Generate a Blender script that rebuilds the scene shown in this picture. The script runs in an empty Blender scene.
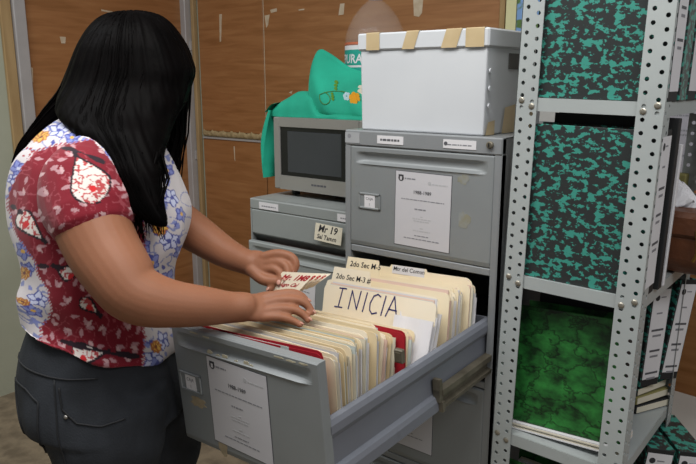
import bpy, bmesh, math, random
import numpy as np
from mathutils import Vector, Matrix
random.seed(7)
SC = bpy.context.scene
COL = SC.collection
# ------------------------------------------------------------------ camera
CAM_LOC = Vector((1.15809, -1.45318, 1.45782))
yaw, pitch, roll = 0.66908, 0.21700, 0.0006
fw = Vector((-math.sin(yaw)*math.cos(pitch), math.cos(yaw)*math.cos(pitch), -math.sin(pitch)))
rt = Vector((math.cos(yaw), math.sin(yaw), 0)); up = rt.cross(fw)
cd = bpy.data.cameras.new('camera'); cam = bpy.data.objects.new('camera', cd); COL.objects.link(cam)
cd.sensor_width = 36.0; cd.lens = 686.19/696*36; cd.clip_start = 0.02
mw = Matrix((rt, up, -fw)).transposed().to_4x4(); mw.translation = CAM_LOC
cam.matrix_world = mw
SC.camera = cam
# ------------------------------------------------------------------ world and lights
world = bpy.data.worlds.new('world'); SC.world = world; world.use_nodes = True
world.node_tree.nodes['Background'].inputs[0].default_value = (0.93, 0.97, 1.0, 1)
world.node_tree.nodes['Background'].inputs[1].default_value = 0.24
def area(name, loc, target, sx, sy, power, col=(1, 1, 1)):
    ld = bpy.data.lights.new(name, 'AREA'); ld.shape = 'RECTANGLE'; ld.size = sx; ld.size_y = sy
    ld.energy = power; ld.color = col
    o = bpy.data.objects.new(name, ld); COL.objects.link(o); o.location = loc
    o.rotation_euler = (Vector(target)-Vector(loc)).to_track_quat('-Z', 'Y').to_euler()
    return o
area('ceiling_and_fill_light', (0.45, -0.95, 2.75), (0.40, -0.80, 0.0), 1.3, 0.6, 34, (1.0, 0.985, 0.95))
area('ceiling_and_fill_light', (-0.85, -1.35, 2.75), (-0.85, -1.1, 0.0), 1.3, 0.6, 24, (0.97, 0.98, 1.0))
area('ceiling_and_fill_light', (2.2, -0.9, 2.75), (2.0, -0.7, 0.0), 1.3, 0.6, 26, (0.97, 0.97, 1.0))  # fill light added at right to brighten spine labels and right-facing sides
vs = SC.view_settings
vs.view_transform = 'Standard'; vs.look = 'None'; vs.gamma = 1.0; vs.use_curve_mapping = False
vs.exposure = -0.08
# ------------------------------------------------------------------ helpers
def lin(c):
    if isinstance(c, str):
        c = [int(c[i:i+2], 16)/255 for i in (0, 2, 4)]
    return tuple((v/12.92 if v <= 0.04045 else ((v+0.055)/1.055)**2.4) for v in c)+(1.0,)
MATS = {}
def mat(name, col, rough=0.6, metal=0.0, col2=None, scale=8.0, stretch=(1, 1, 1), contrast=(0.35, 0.7), bump=0.0, bscale=40.0, spec=0.5, detail=4.0):
    if name in MATS: return MATS[name]
    m = bpy.data.materials.new(name); m.use_nodes = True
    nt = m.node_tree; b = nt.nodes['Principled BSDF']
    b.inputs['Roughness'].default_value = rough; b.inputs['Metallic'].default_value = metal
    b.inputs['Specular IOR Level'].default_value = spec
    tc = nt.nodes.new('ShaderNodeTexCoord'); mp = nt.nodes.new('ShaderNodeMapping')
    mp.inputs['Scale'].default_value = stretch
    nt.links.new(tc.outputs['Object'], mp.inputs['Vector'])
    if col2 is None: col2 = tuple(min(1, v*0.93) for v in lin(col)[:3])+(1,)
    else: col2 = lin(col2)
    n = nt.nodes.new('ShaderNodeTexNoise'); n.inputs['Scale'].default_value = scale; n.inputs['Detail'].default_value = detail
    nt.links.new(mp.outputs['Vector'], n.inputs['Vector'])
    r = nt.nodes.new('ShaderNodeValToRGB')
    r.color_ramp.elements[0].position = contrast[0]; r.color_ramp.elements[1].position = contrast[1]
    r.color_ramp.elements[0].color = lin(col); r.color_ramp.elements[1].color = col2
    nt.links.new(n.outputs['Fac'], r.inputs['Fac'])
    nt.links.new(r.outputs['Color'], b.inputs['Base Color'])
    if bump > 0:
        n2 = nt.nodes.new('ShaderNodeTexNoise'); n2.inputs['Scale'].default_value = bscale; n2.inputs['Detail'].default_value = 3
        nt.links.new(mp.outputs['Vector'], n2.inputs['Vector'])
        bp = nt.nodes.new('ShaderNodeBump'); bp.inputs['Strength'].default_value = bump; bp.inputs['Distance'].default_value = 0.01
        nt.links.new(n2.outputs['Fac'], bp.inputs['Height']); nt.links.new(bp.outputs['Normal'], b.inputs['Normal'])
    MATS[name] = m
    return m
def worn_metal(name, base, blot, dark, rough=0.42):
    """painted sheet steel with blotches, scuffs and glue residue"""
    if name in MATS: return MATS[name]
    m = mat(name, base, rough, 0.15, None, 6.0, bump=0.04, bscale=25)
    nt = m.node_tree; b = nt.nodes['Principled BSDF']; src = b.inputs['Base Color'].links[0].from_socket
    tc = nt.nodes.new('ShaderNodeTexCoord')
    def layer(src, scale, lo, hi, col, fac, stretch=(1, 1, 1), seed=0):
        mp = nt.nodes.new('ShaderNodeMapping'); mp.inputs['Scale'].default_value = stretch; mp.inputs['Location'].default_value = (seed, seed*2, seed)
        nt.links.new(tc.outputs['Object'], mp.inputs['Vector'])
        n = nt.nodes.new('ShaderNodeTexNoise'); n.inputs['Scale'].default_value = scale; n.inputs['Detail'].default_value = 6; n.inputs['Roughness'].default_value = 0.65
        nt.links.new(mp.outputs['Vector'], n.inputs['Vector'])
        r = nt.nodes.new('ShaderNodeMapRange'); r.inputs[1].default_value = lo; r.inputs[2].default_value = hi; r.inputs[4].default_value = fac
        nt.links.new(n.outputs['Fac'], r.inputs[0])
        mx = nt.nodes.new('ShaderNodeMix'); mx.data_type = 'RGBA'
        nt.links.new(r.outputs[0], mx.inputs[0]); nt.links.new(src, mx.inputs[6]); mx.inputs[7].default_value = lin(col)
        return mx.outputs[2]
    s = layer(src, 5.0, 0.58, 0.72, blot, 0.55, seed=3)
    s = layer(s, 18.0, 0.62, 0.75, dark, 0.45, (1, 1, 0.6), seed=7)
    nt.links.new(s, b.inputs['Base Color'])
    return m
def attr_mat(name, rough=0.7, sheen=0.0, spec=0.4, bump=0.0, bscale=200, sss=0.0):
    m = bpy.data.materials.new(name); m.use_nodes = True
    nt = m.node_tree; b = nt.nodes['Principled BSDF']
    a = nt.nodes.new('ShaderNodeAttribute'); a.attribute_name = 'print'
    nt.links.new(a.outputs['Color'], b.inputs['Base Color'])
    b.inputs['Roughness'].default_value = rough; b.inputs['Specular IOR Level'].default_value = spec
    b.inputs['Sheen Weight'].default_value = sheen
    if sss > 0:
        b.inputs['Subsurface Weight'].default_value = sss; b.inputs['Subsurface Radius'].default_value = (0.012, 0.005, 0.003)
        b.inputs['Subsurface Scale'].default_value = 0.5
    if bump > 0:
        tc = nt.nodes.new('ShaderNodeTexCoord'); n = nt.nodes.new('ShaderNodeTexNoise'); n.inputs['Scale'].default_value = bscale
        nt.links.new(tc.outputs['Object'], n.inputs['Vector'])
        bp = nt.nodes.new('ShaderNodeBump'); bp.inputs['Strength'].default_value = bump; bp.inputs['Distance'].default_value = 0.004
        nt.links.new(n.outputs['Fac'], bp.inputs['Height']); nt.links.new(bp.outputs['Normal'], b.inputs['Normal'])
    MATS[name] = m
    return m
def tag(o, label=None, cat=None, group=None, kind=None):
    if label: o['label'] = label
    if cat: o['category'] = cat
    if group: o['group'] = group
    if kind: o['kind'] = kind
    return o
def empty(name, loc=(0, 0, 0), rot=(0, 0, 0), parent=None):
    o = bpy.data.objects.new(name, None); COL.objects.link(o); o.location = loc; o.rotation_euler = rot
    o.empty_display_size = 0.05
    if parent: o.parent = parent
    return o
TXT = {}
def text_geo(s, size=1.0, shear=0.0, bold=0.0):
    """flat glyph polygons in the XY plane, baseline start at the origin"""
    key = (s, shear, bold)
    if key not in TXT:
        c = bpy.data.curves.new('txt', 'FONT'); c.body = s; c.size = 1.0; c.shear = shear; c.offset = bold; c.resolution_u = 2
        o = bpy.data.objects.new('txt', c); COL.objects.link(o)
        dg = bpy.context.evaluated_depsgraph_get()
        me = bpy.data.meshes.new_from_object(o.evaluated_get(dg))
        v = [tuple(x.co) for x in me.vertices]; f = [tuple(p.vertices) for p in me.polygons]
        bpy.data.objects.remove(o); bpy.data.curves.remove(c); bpy.data.meshes.remove(me)
        TXT[key] = (v, f)
    v, f = TXT[key]
    return [(a*size, b*size) for a, b, _ in v], f
class MB:
    def __init__(self): self.v = []; self.f = []; self.m = []
    def add(self, vs, fs, mi=0, mx=None):
        n = len(self.v)
        if mx is not None: vs = [tuple(mx @ Vector(p)) for p in vs]
        self.v += [tuple(p) for p in vs]
        self.f += [tuple(i+n for i in f) for f in fs]; self.m += [mi]*len(fs)
        return self
    def box(self, a, b, mi=0, mx=None):
        x0, y0, z0 = a; x1, y1, z1 = b
        vs = [(x0, y0, z0), (x1, y0, z0), (x1, y1, z0), (x0, y1, z0), (x0, y0, z1), (x1, y0, z1), (x1, y1, z1), (x0, y1, z1)]
        fs = [(0, 3, 2, 1), (4, 5, 6, 7), (0, 1, 5, 4), (1, 2, 6, 5), (2, 3, 7, 6), (3, 0, 4, 7)]
        return self.add(vs, fs, mi, mx)
    def rbox(self, a, b, r=0.004, mi=0, mx=None):
        """box with chamfered edges"""
        c = [(a[i]+b[i])/2 for i in range(3)]; h = [(b[i]-a[i])/2 for i in range(3)]
        r = min(r, min(h)*0.9)
        vs = []; idx = {}
        for sx in (-1, 1):
            for sy in (-1, 1):
                for sz in (-1, 1):
                    for ax in range(3):
                        p = [sx*(h[0]-r), sy*(h[1]-r), sz*(h[2]-r)]; s = (sx, sy, sz)
                        p[ax] = s[ax]*h[ax]
                        idx[(sx, sy, sz, ax)] = len(vs); vs.append(tuple(c[i]+p[i] for i in range(3)))
        fs = []
        for ax in range(3):
            o1, o2 = [(1, 2), (2, 0), (0, 1)][ax]
            for s in (-1, 1):
                q = []
                for (s1, s2) in ((-1, -1), (1, -1), (1, 1), (-1, 1)):
                    sg = [0, 0, 0]; sg[ax] = s; sg[o1] = s1; sg[o2] = s2; q.append(idx[tuple(sg)+(ax,)])
                fs.append(tuple(q if s > 0 else q[::-1]))
        for ax in range(3):
            o1, o2 = [(1, 2), (2, 0), (0, 1)][ax]
            for s1 in (-1, 1):
                for s2 in (-1, 1):
                    q = []
                    for sa, fa in ((-1, o1), (1, o1), (1, o2), (-1, o2)):
                        sg = [0, 0, 0]; sg[ax] = sa; sg[o1] = s1; sg[o2] = s2; q.append(idx[tuple(sg)+(fa,)])
                    fs.append(tuple(q if s1*s2 < 0 else q[::-1]))
        for sx in (-1, 1):
            for sy in (-1, 1):
                for sz in (-1, 1):
                    t = [idx[(sx, sy, sz, k)] for k in range(3)]
                    fs.append(tuple(t if sx*sy*sz > 0 else t[::-1]))
        return self.add(vs, fs, mi, mx)
    def loft(self, rings, mi=0, cap=True, mx=None):
        n = len(rings[0]); vs = [p for r in rings for p in r]; fs = []
        for i in range(len(rings)-1):
            for j in range(n):
                k = (j+1) % n
                fs.append((i*n+j, i*n+k, (i+1)*n+k, (i+1)*n+j))
        if cap:
            fs.append(tuple(range(n))[::-1]); fs.append(tuple((len(rings)-1)*n+j for j in range(n)))
        return self.add(vs, fs, mi, mx)
    def tube(self, pts, rad, n=8, mi=0, cap=True):
        pts = [Vector(p) for p in pts]
        if not hasattr(rad, '__len__'): rad = [rad]*len(pts)
        rings = []; nrm = None
        for i, p in enumerate(pts):
            t = (pts[min(i+1, len(pts)-1)]-pts[max(i-1, 0)]).normalized()
            if nrm is None:
                nrm = t.orthogonal().normalized()
            nrm = (nrm-t*nrm.dot(t)).normalized(); bn = t.cross(nrm)
            rings.append([tuple(p+(nrm*math.cos(a)+bn*math.sin(a))*rad[i]) for a in [2*math.pi*k/n for k in range(n)]])
        return self.loft(rings, mi, cap)
    def lathe(self, prof, n=24, mi=0, cx=0, cy=0, cap=True):
        rings = [[(cx+r*math.cos(2*math.pi*k/n), cy+r*math.sin(2*math.pi*k/n), z) for k in range(n)] for r, z in prof]
        return self.loft(rings, mi, cap)
    def disc(self, c, r, ax='y', n=14, th=0.001, mi=0):
        """thin cylinder, its axis along ax, pointing to the negative side"""
        rings = []
        for d in (0, -th):
            ring = []
            for k in range(n):
                a = 2*math.pi*k/n; p = (r*math.cos(a), r*math.sin(a))
                ring.append({'y': (c[0]+p[0], c[1]+d, c[2]+p[1]), 'x': (c[0]-d, c[1]+p[0], c[2]+p[1]), 'z': (c[0]+p[0], c[1]+p[1], c[2]-d)}[ax])
            rings.append(ring)
        return self.loft(rings, mi)
    def grid(self, fn, nu, nv, mi=0, flip=False):
        vs = [fn(i/nu, j/nv) for i in range(nu+1) for j in range(nv+1)]
        fs = []
        for i in range(nu):
            for j in range(nv):
                q = (i*(nv+1)+j, (i+1)*(nv+1)+j, (i+1)*(nv+1)+j+1, i*(nv+1)+j+1)
                fs.append(q[::-1] if flip else q)
        return self.add(vs, fs, mi)
    def text(self, s, x, z, size, y, mi=0, shear=0.0, bold=0.0, rot=0.0, sx=1.0):
        """flat lettering standing in the XZ plane, read from -y"""
        v, f = text_geo(s, size, shear, bold); c, q = math.cos(rot), math.sin(rot)
        return self.add([(x+a*sx*c-b*q, y, z+a*sx*q+b*c) for a, b in v], f, mi)
    def stroke(self, pts, w, y, mi=0):
        """pen stroke as a flat ribbon in the XZ plane"""
        for (x0, z0), (x1, z1) in zip(pts[:-1], pts[1:]):
            dx, dz = x1-x0, z1-z0; l = math.hypot(dx, dz) or 1; nx, nz = -dz/l*w/2, dx/l*w/2; ex, ez = dx/l*w*0.35, dz/l*w*0.35
            self.add([(x0-ex+nx, y, z0-ez+nz), (x0-ex-nx, y, z0-ez-nz), (x1+ex-nx, y, z1+ez-nz), (x1+ex+nx, y, z1+ez+nz)], [(0, 1, 2, 3)], mi)
        return self
    def build(self, name, mats, parent=None, loc=None, rot=None, smooth=False, mx=None):
        me = bpy.data.meshes.new(name); me.from_pydata(self.v, [], self.f)
        if not isinstance(mats, (list, tuple)): mats = [mats]
        for m in mats: me.materials.append(m)
        me.polygons.foreach_set('material_index', self.m)
        if smooth: me.polygons.foreach_set('use_smooth', [True]*len(self.f))
        me.update()
        o = bpy.data.objects.new(name, me); COL.objects.link(o)
        if parent: o.parent = parent
        if loc is not None: o.location = loc
        if rot is not None: o.rotation_euler = rot
        if mx is not None: o.matrix_local = mx
        return o
def bevel(o, w=0.002, seg=2):
    m = o.modifiers.new('bevel', 'BEVEL'); m.width = w; m.segments = seg; m.limit_method = 'ANGLE'; m.angle_limit = math.radians(40)
    return o
def fix_normals(o):
    bm = bmesh.new(); bm.from_mesh(o.data); bmesh.ops.recalc_face_normals(bm, faces=bm.faces); bm.to_mesh(o.data); bm.free()
    return o
# ------------------------------------------------------------------ materials
GREY = worn_metal('grey_cabinet_paint', '8e9193', '8a866f', '6a6b6c')
GREYF = worn_metal('grey_drawer_paint', '8b8f90', '8d8870', '6e7071')
GREYB = worn_metal('blue_grey_paint', '7d8089', '7a7c84', '6a6c74')
GREEN_GREY = worn_metal('green_grey_paint', '979c9b', '8d8f83', '767a79')
STEEL = mat('slide_steel', '7a7364', 0.45, 0.4, '5a5447', 20)
DARK = mat('dark_void', '161616', 0.8)
PAPER = mat('white_paper', 'dcdadc', 0.8, col2='d2d0d2', scale=3)
NOTICE = mat('notice_paper', 'c6c4c7', 0.8, col2='bebcc0', scale=3)
PAPER2 = mat('cream_paper', 'ddd6c2', 0.8, col2='cfc7b2', scale=9)
PAPERB = mat('bluish_paper', 'c9d2ce', 0.8)
PAPERP = mat('pink_paper', 'e0c3b4', 0.8)
MANILA = mat('manila_card', 'f1e3c6', 0.75, col2='e8d7b3', scale=5)
MANILA2 = mat('manila_card_pale', 'f4e9d3', 0.75, col2='ecdec2', scale=5)
MANILA3 = mat('manila_card_tan', 'e6d3ac', 0.75, col2='dbc499', scale=5)
REDCARD = mat('red_card', 'b01c2c', 0.6, col2='9c1624', scale=6)
INK = mat('black_ink', '2c2c30', 0.7); INKG = mat('grey_ink', '85858a', 0.7); INKM = mat('mid_ink', '55555a', 0.7)
INKB = mat('blue_marker', '2b2a68', 0.6); INKR = mat('red_marker', 'b5222e', 0.6)
TAPE = mat('tan_tape', 'c9b48e', 0.5, col2='bba57d', scale=12)
GLUE = mat('glue_residue', 'a5957a', 0.8, col2='8e8067', scale=60)
ALU = mat('aluminium', 'b9b6b4', 0.45, 0.1, 'aaa7a6', 5)
WHITE_PL = mat('white_plastic', 'd0d3d6', 0.5, col2='c8cbcf', scale=4)
BLACKPL = mat('black_plastic', '1a1a1b', 0.35)
SHELFM = worn_metal('shelf_paint', 'aeb4b3', 'a6aba7', '929796', 0.5)
def wood_mat(name, c1, c2, c3):
    m = bpy.data.materials.new(name); m.use_nodes = True; nt = m.node_tree; b = nt.nodes['Principled BSDF']
    tc = nt.nodes.new('ShaderNodeTexCoord'); mp = nt.nodes.new('ShaderNodeMapping'); mp.inputs['Scale'].default_value = (1.3, 1.3, 14)
    nt.links.new(tc.outputs['Object'], mp.inputs[0])
    n = nt.nodes.new('ShaderNodeTexNoise'); n.inputs['Scale'].default_value = 3.0; n.inputs['Detail'].default_value = 6; n.inputs['Distortion'].default_value = 0.6
    nt.links.new(mp.outputs[0], n.inputs['Vector'])
    r = nt.nodes.new('ShaderNodeValToRGB'); e = r.color_ramp.elements
    e[0].position = 0.3; e[0].color = lin(c1); e[1].position = 0.72; e[1].color = lin(c3)
    k = e.new(0.5); k.color = lin(c2)
    nt.links.new(n.outputs['Fac'], r.inputs[0]); nt.links.new(r.outputs[0], b.inputs['Base Color'])
    b.inputs['Roughness'].default_value = 0.5
    MATS[name] = m
    return m
WOOD = wood_mat('brown_veneer', '926237', 'a16e42', 'ac7a4c')
def marble_mat(name, dark, light, scale, thr, vein=False):
    m = bpy.data.materials.new(name); m.use_nodes = True; nt = m.node_tree; b = nt.nodes['Principled BSDF']
    tc = nt.nodes.new('ShaderNodeTexCoord'); mp = nt.nodes.new('ShaderNodeMapping'); mp.inputs['Scale'].default_value = (1, 1, 1.5)
    nt.links.new(tc.outputs['Object'], mp.inputs[0])
    n = nt.nodes.new('ShaderNodeTexNoise'); n.inputs['Scale'].default_value = scale; n.inputs['Detail'].default_value = 3.5; n.inputs['Roughness'].default_value = 0.62
    nt.links.new(mp.outputs[0], n.inputs['Vector'])
    r = nt.nodes.new('ShaderNodeValToRGB'); e = r.color_ramp.elements
    if not vein:
        e[0].position = thr; e[0].color = lin(dark); e[1].position = thr+0.025; e[1].color = lin(light)
        nt.links.new(n.outputs['Fac'], r.inputs[0]); out = r.outputs[0]
    else:
        e[0].position = 0.36; e[0].color = lin(dark); e[1].position = 0.66; e[1].color = lin(light)
        nt.links.new(n.outputs['Fac'], r.inputs[0])
        ad = nt.nodes.new('ShaderNodeMix'); ad.data_type = 'VECTOR'; ad.inputs[0].default_value = 0.10
        nt.links.new(mp.outputs[0], ad.inputs[4]); nt.links.new(n.outputs['Color'], ad.inputs[5])
        v = nt.nodes.new('ShaderNodeTexVoronoi'); v.feature = 'DISTANCE_TO_EDGE'; v.inputs['Scale'].default_value = 14
        nt.links.new(ad.outputs[1], v.inputs['Vector'])
        mr = nt.nodes.new('ShaderNodeMapRange'); mr.inputs[1].default_value = 0.0; mr.inputs[2].default_value = 0.06; mr.inputs[3].default_value = 0.22; mr.inputs[4].default_value = 1
        nt.links.new(v.outputs[0], mr.inputs[0])
        mx = nt.nodes.new('ShaderNodeMix'); mx.data_type = 'RGBA'; mx.blend_type = 'MULTIPLY'; mx.inputs[0].default_value = 1
        nt.links.new(r.outputs[0], mx.inputs[6]); nt.links.new(mr.outputs[0], mx.inputs[7]); out = mx.outputs[2]
    nt.links.new(out, b.inputs['Base Color']); b.inputs['Roughness'].default_value = 0.4
    MATS[name] = m
    return m
TEALM = marble_mat('teal_marbled_board', '2b2f2f', '3b8f80', 50, 0.52)
GREENM = marble_mat('green_marbled_board', '0c2e12', '2f8038', 17, 0.5, True)
# ------------------------------------------------------------------ room
XW, YW, HT = -1.99, 1.105, 2.9
FLOOR = mat('concrete_floor', '8d7f69', 0.75, col2='6e6250', scale=14, contrast=(0.4, 0.65), bump=0.15, bscale=60, detail=8)
LIME = mat('lime_wall_paint', 'b4b7a4', 0.8, col2='a9ac98', scale=3, bump=0.08, bscale=30)
f = MB(); f.box((XW-0.1, -4.2, -0.1), (3.2, YW+0.1, 0.0)); tag(f.build('floor', FLOOR), kind='structure')
w = MB(); w.box((XW-0.1, -4.2, 0), (XW, YW+0.1, HT)); wl = tag(w.build('wall_left', LIME), kind='structure')
w = MB(); w.box((XW, YW, 0), (3.2, YW+0.1, HT)); wb = tag(w.build('wall_back', LIME), kind='structure')
TRIMW = mat('raw_wood_trim', 'b3966a', 0.8, col2='9c7f55', scale=20, stretch=(1, 1, .2))
FOAM = mat('dried_foam', 'b9a57c', 0.9, col2='9c8760', scale=50, bump=0.5, bscale=60)
o = MB().rbox((XW+.0005, 0.17, 0.02), (XW+0.012, 1.045, HT-.02), .003).build('panel', WOOD, wl)
MB().rbox((XW+.0005, 0.112, 0.0), (XW+0.035, 0.168, HT), .004).build('frame_profile', ALU, wl)
MB().rbox((XW+.0005, 0.06, 0.0), (XW+0.02, 0.110, HT), .004).build('wood_trim', TRIMW, wl)
MB().rbox((XW+.0005, 1.040, 0.0), (XW+0.05, 1.10, HT), .004).build('frame_profile', ALU, wl)
MB().rbox((XW+0.0005, 1.075, 0.0), (XW+0.025, YW-.0005, HT), .004).build('wood_trim', TRIMW, wb, loc=(0.052, 0, 0))
for z in (1.02, 1.62): MB().rbox((XW+.0505, 1.062, z), (XW+.056, 1.09, z+.05), .002).build('hinge', ALU, wl)
# back wall panels with a joint at x=-1.39 and a foam filled horizontal seam
for (x0, x1, z0, z1) in ((XW+.095, -1.402, 1.185, HT-.02), (-1.394, -.105, 1.172, HT-.02), (XW+.095, -1.402, 0.02, 1.148), (-1.394, -.105, 0.02, 1.148), (-.02, 1.25, 0.02, 1.16), (1.256, 2.5, .02, 1.16)):
    MB().rbox((x0, YW-.012, z0), (x1, YW-.0005, z1), .002).build('panel', WOOD, wb)
MB().rbox((-.02, YW-.011, 1.165), (2.5, YW-.0005, HT-.02), .002).build('panel', mat('off_white_panel', 'c9c8c4', .7), wb)
MB().box((-1.402, YW-.006, 1.19), (-1.394, YW-.0005, HT-.02)).build('joint_strip', mat('pale_filler', 'd9cbb2', .8), wb)
MB().rbox((-.104, YW-.02, .0), (-.082, YW-.0005, HT), .003).build('wood_trim', TRIMW, wb)
s = MB()
def seam(u, v):
    x = XW+.1+u*(-1.40-XW-.1); n = .006*math.sin(41*u+1)+.004*math.sin(97*u)+.003*math.sin(170*u)
    a = v*math.pi
    return (x, YW-.001-(.014+.4*abs(n))*math.sin(a), 1.172+.018*-math.cos(a)+n*(v))
s.grid(seam, 60, 8, flip=True); s.build('foam_seam', FOAM, wb, smooth=True)
MB().box((XW+.1, YW-.02, 1.143), (-.105, YW-.0005, 1.152)).build('seam_profile', ALU, wb)
# scraps of old tape and scratches left on the panels
SCRAP = mat('old_tape_scrap', 'd3c3ab', .7, col2='c3ae90', scale=30)
def scrap(pts, parent, plane='back'):
    m = MB(); n = len(pts)
    if plane == 'back': fr = [(x, YW-.0135, z) for x, z in pts]; bk = [(x, YW-.011, z) for x, z in pts]
    else: fr = [(XW+.0135, y, z) for y, z in pts]; bk = [(XW+.011, y, z) for y, z in pts]
    m.add(fr+bk, [tuple(range(n)), tuple(range(2*n-1, n-1, -1))]+[(i, (i+1) % n, n+(i+1) % n, n+i) for i in range(n)])
    fix_normals(m.build('tape_scrap', SCRAP, parent))
scrap([(-1.385, 1.775), (-1.35, 1.778), (-1.362, 1.73), (-1.375, 1.715)], wb)
scrap([(-1.345, 1.80), (-1.30, 1.805), (-1.30, 1.79), (-1.34, 1.785)], wb)
scrap([(-.90, 1.80), (-.875, 1.80), (-.88, 1.752), (-.91, 1.75)], wb)
scrap([(-.505, 1.80), (-.455, 1.80), (-.46, 1.735), (-.475, 1.72), (-.50, 1.725)], wb)
scrap([(-.94, 1.845), (-.83, 1.835), (-.83, 1.830), (-.94, 1.838)], wb)
scrap([(-1.155, 1.79), (-1.12, 1.792), (-1.12, 1.786), (-1.155, 1.785)], wb)
scrap([(-1.645, 1.11), (-1.638, 1.11), (-1.638, 1.03), (-1.643, 1.04)], wb)
scrap([(-1.23, 1.40), (-1.205, 1.41), (-1.21, 1.395)], wb)
scrap([(-1.10, 1.42), (-1.06, 1.43), (-1.07, 1.418)], wb)
scrap([(-1.72, 1.80), (-1.70, 1.80), (-1.715, 1.66), (-1.725, 1.66)], wb)
scrap([(.56, 1.80), (.83, 1.775), (.83, 1.768), (.56, 1.792)], wl, 'left')
scrap([(.33, 1.66), (.36, 1.66), (.355, 1.63), (.335, 1.63)], wl, 'left')
scrap([(.17, 1.52), (.185, 1.515), (.18, 1.45), (.17, 1.46)], wl, 'left')
# paper notices on the back wall by the shelf
m = MB(); m.box((-.078, YW-.0145, 1.60), (-.036, YW-.0125, 2.3)); tag(m.build('yellow_notice', mat('yellow_paper', 'e2dfae', .7)), 'pale yellow paper notice on wall behind white storage box', 'notice')
m = MB(); m.box((-.033, YW-.0135, 1.62), (.20, YW-.0115, 2.2)); tag(m.build('landscape_poster', marble_mat('landscape_print', '5b7a3c', '7fa6d8', 5, .47)), 'blue and green landscape poster on wall beside yellow notice', 'poster')
# ------------------------------------------------------------------ filing cabinets
def plate(mb, w, h, t=0.02, groove=True, gz=0.029, gh=0.0145, gd=0.010, mi=0, ends=0.022):
    """pressed drawer front: x 0..w, z -h..0, front face at y=0, grip groove near the top"""
    nu, nv = 56, 40
    def fn(u, v):
        x = u*w; z = -h*(1-v)
        y = 0.0
        if groove:
            a = (-z-gz)/gh
            e = min(x-ends, w-ends-x)/0.03
            if abs(a) < 1.6 and e > 0:
                k = max(0.0, 1-abs(a)**2.2) if a < 0 else max(0.0, 1-abs(a)**3)
                y = gd*k*min(1, e)**.5
                if a > .85: y -= .003*math.exp(-((a-1.12)/.18)**2)*min(1, e)
        ed = min(x, w-x, -z, h+z)
        if ed < .003: y += .003-ed
        return (x, y, z)
    # finer rows near the top
    vs = []; fs = []
    vv = [j/14*(1-.11/h) for j in range(14)]+[(1-.11/h)+(.11/h)*j/34 for j in range(35)]
    uu = [0, .006, .012]+[.02+.96*i/50 for i in range(51)]+[.988, .994, 1]
    for u in uu:
        for v in vv: vs.append(fn(u, v))
    nv = len(vv)
    for i in range(len(uu)-1):
        for j in range(nv-1): fs.append((i*nv+j, (i+1)*nv+j, (i+1)*nv+j+1, i*nv+j+1))
    mb.add(vs, fs, mi)
    e = .003
    mb.add([(0, e, -h), (w, e, -h), (w, e, 0), (0, e, 0), (0, t, -h), (w, t, -h), (w, t, 0), (0, t, 0)],
           [(0, 4, 5, 1), (1, 5, 6, 2), (2, 6, 7, 3), (3, 7, 4, 0), (4, 7, 6, 5)], mi)
def card_holder(parent, x, z, txt, w=.072, h=.044):
    m = MB(); b = .006
    m.rbox((x, -.004, z-h), (x+w, .0, z-h+b), .0015); m.rbox((x, -.004, z-b), (x+w, 0, z), .0015)
    m.rbox((x, -.004, z-h), (x+b, 0, z), .0015); m.rbox((x+w-b, -.004, z-h), (x+w, 0, z), .0015)
    m.rbox((x+b*.5, -.0015, z-h+b*.5), (x+w-b*.5, 0, z-b*.5), .0005)
    m.build('card_holder', GREYF, parent)
    c = MB(); c.box((x+.020, -.0028, z-h+.005), (x+.054, -.0018, z-.005))
    c.text(txt[0], x+.0245, z-.0185, .0105, -.0031, 1); c.text(txt[1], x+.034, z-.034, .0105, -.0031, 1)
    c.build('label_card', [PAPER, INKM], parent)
def greek(m, x, z, w, h, mi, rnd, y):
    """line of unreadably small print, broken into words"""
    p = 0
    while p < w-.001:
        l = min(rnd.uniform(.004, .013), w-p); m.box((x+p, y-.00025, z), (x+p+l, y, z+h), mi); p += l+.0022
def notice(parent, x, z, w, h, seed=1, rot=0.0, y=0.0):
    """printed cover sheet: crest, heading, years, lines of print; top left corner at x,z"""
    rnd = random.Random(seed)
    m = MB(); t = .0007
    n = 8
    m.box((-.0018, -.0004, -h-.0018), (w+.0018, -.0001, .0018), 3)
    m.box((0, -t-.0003, -h), (w, -.0003, 0), 0)
    yy = -t-.0004
    m.disc((.016, yy, -.017), .0085, 'y', 12, .0003, 1); m.box((.0085, yy-.0004, -.014), (.0235, yy, -.0085), 1); m.box((.013, yy-.0007, -.022), (.019, yy, -.013), 0)
    greek(m, .027, -.019, .032, .0035, 2, rnd, yy)
    m.disc((w-.062, yy, -.024), .005, 'y', 10, .0003, 4); greek(m, w-.054, -.027, .044, .003, 4, rnd, yy)
    m.text('1988-1989', w*.5-.028, -.054, .0125, yy-.0003, 1, bold=.012)
    greek(m, .018, -.071, w-.036, .0024, 2, rnd, yy)
    greek(m, w*.5-.022, -.095, .034, .0036, 5, rnd, yy)
    for dz, ww, c in ((.113, .008, 4), (.119, .055, 4), (.125, .048, 4), (.143, .010, 4), (.150, .052, 4), (.163, .042, 5), (.172, .105, 5)):
        if dz < h-.006: greek(m, w*.5-ww/2, -dz, ww, .0026, c, rnd, yy)
    o = m.build('notice_sheet', [NOTICE, INK, INKG, INKM, mat('pale_ink', 'b4b4b6', .7), INKG], parent)
    o.location = (x, y-.0002, z); o.rotation_euler = (0, rot, 0)
    return o
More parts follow.
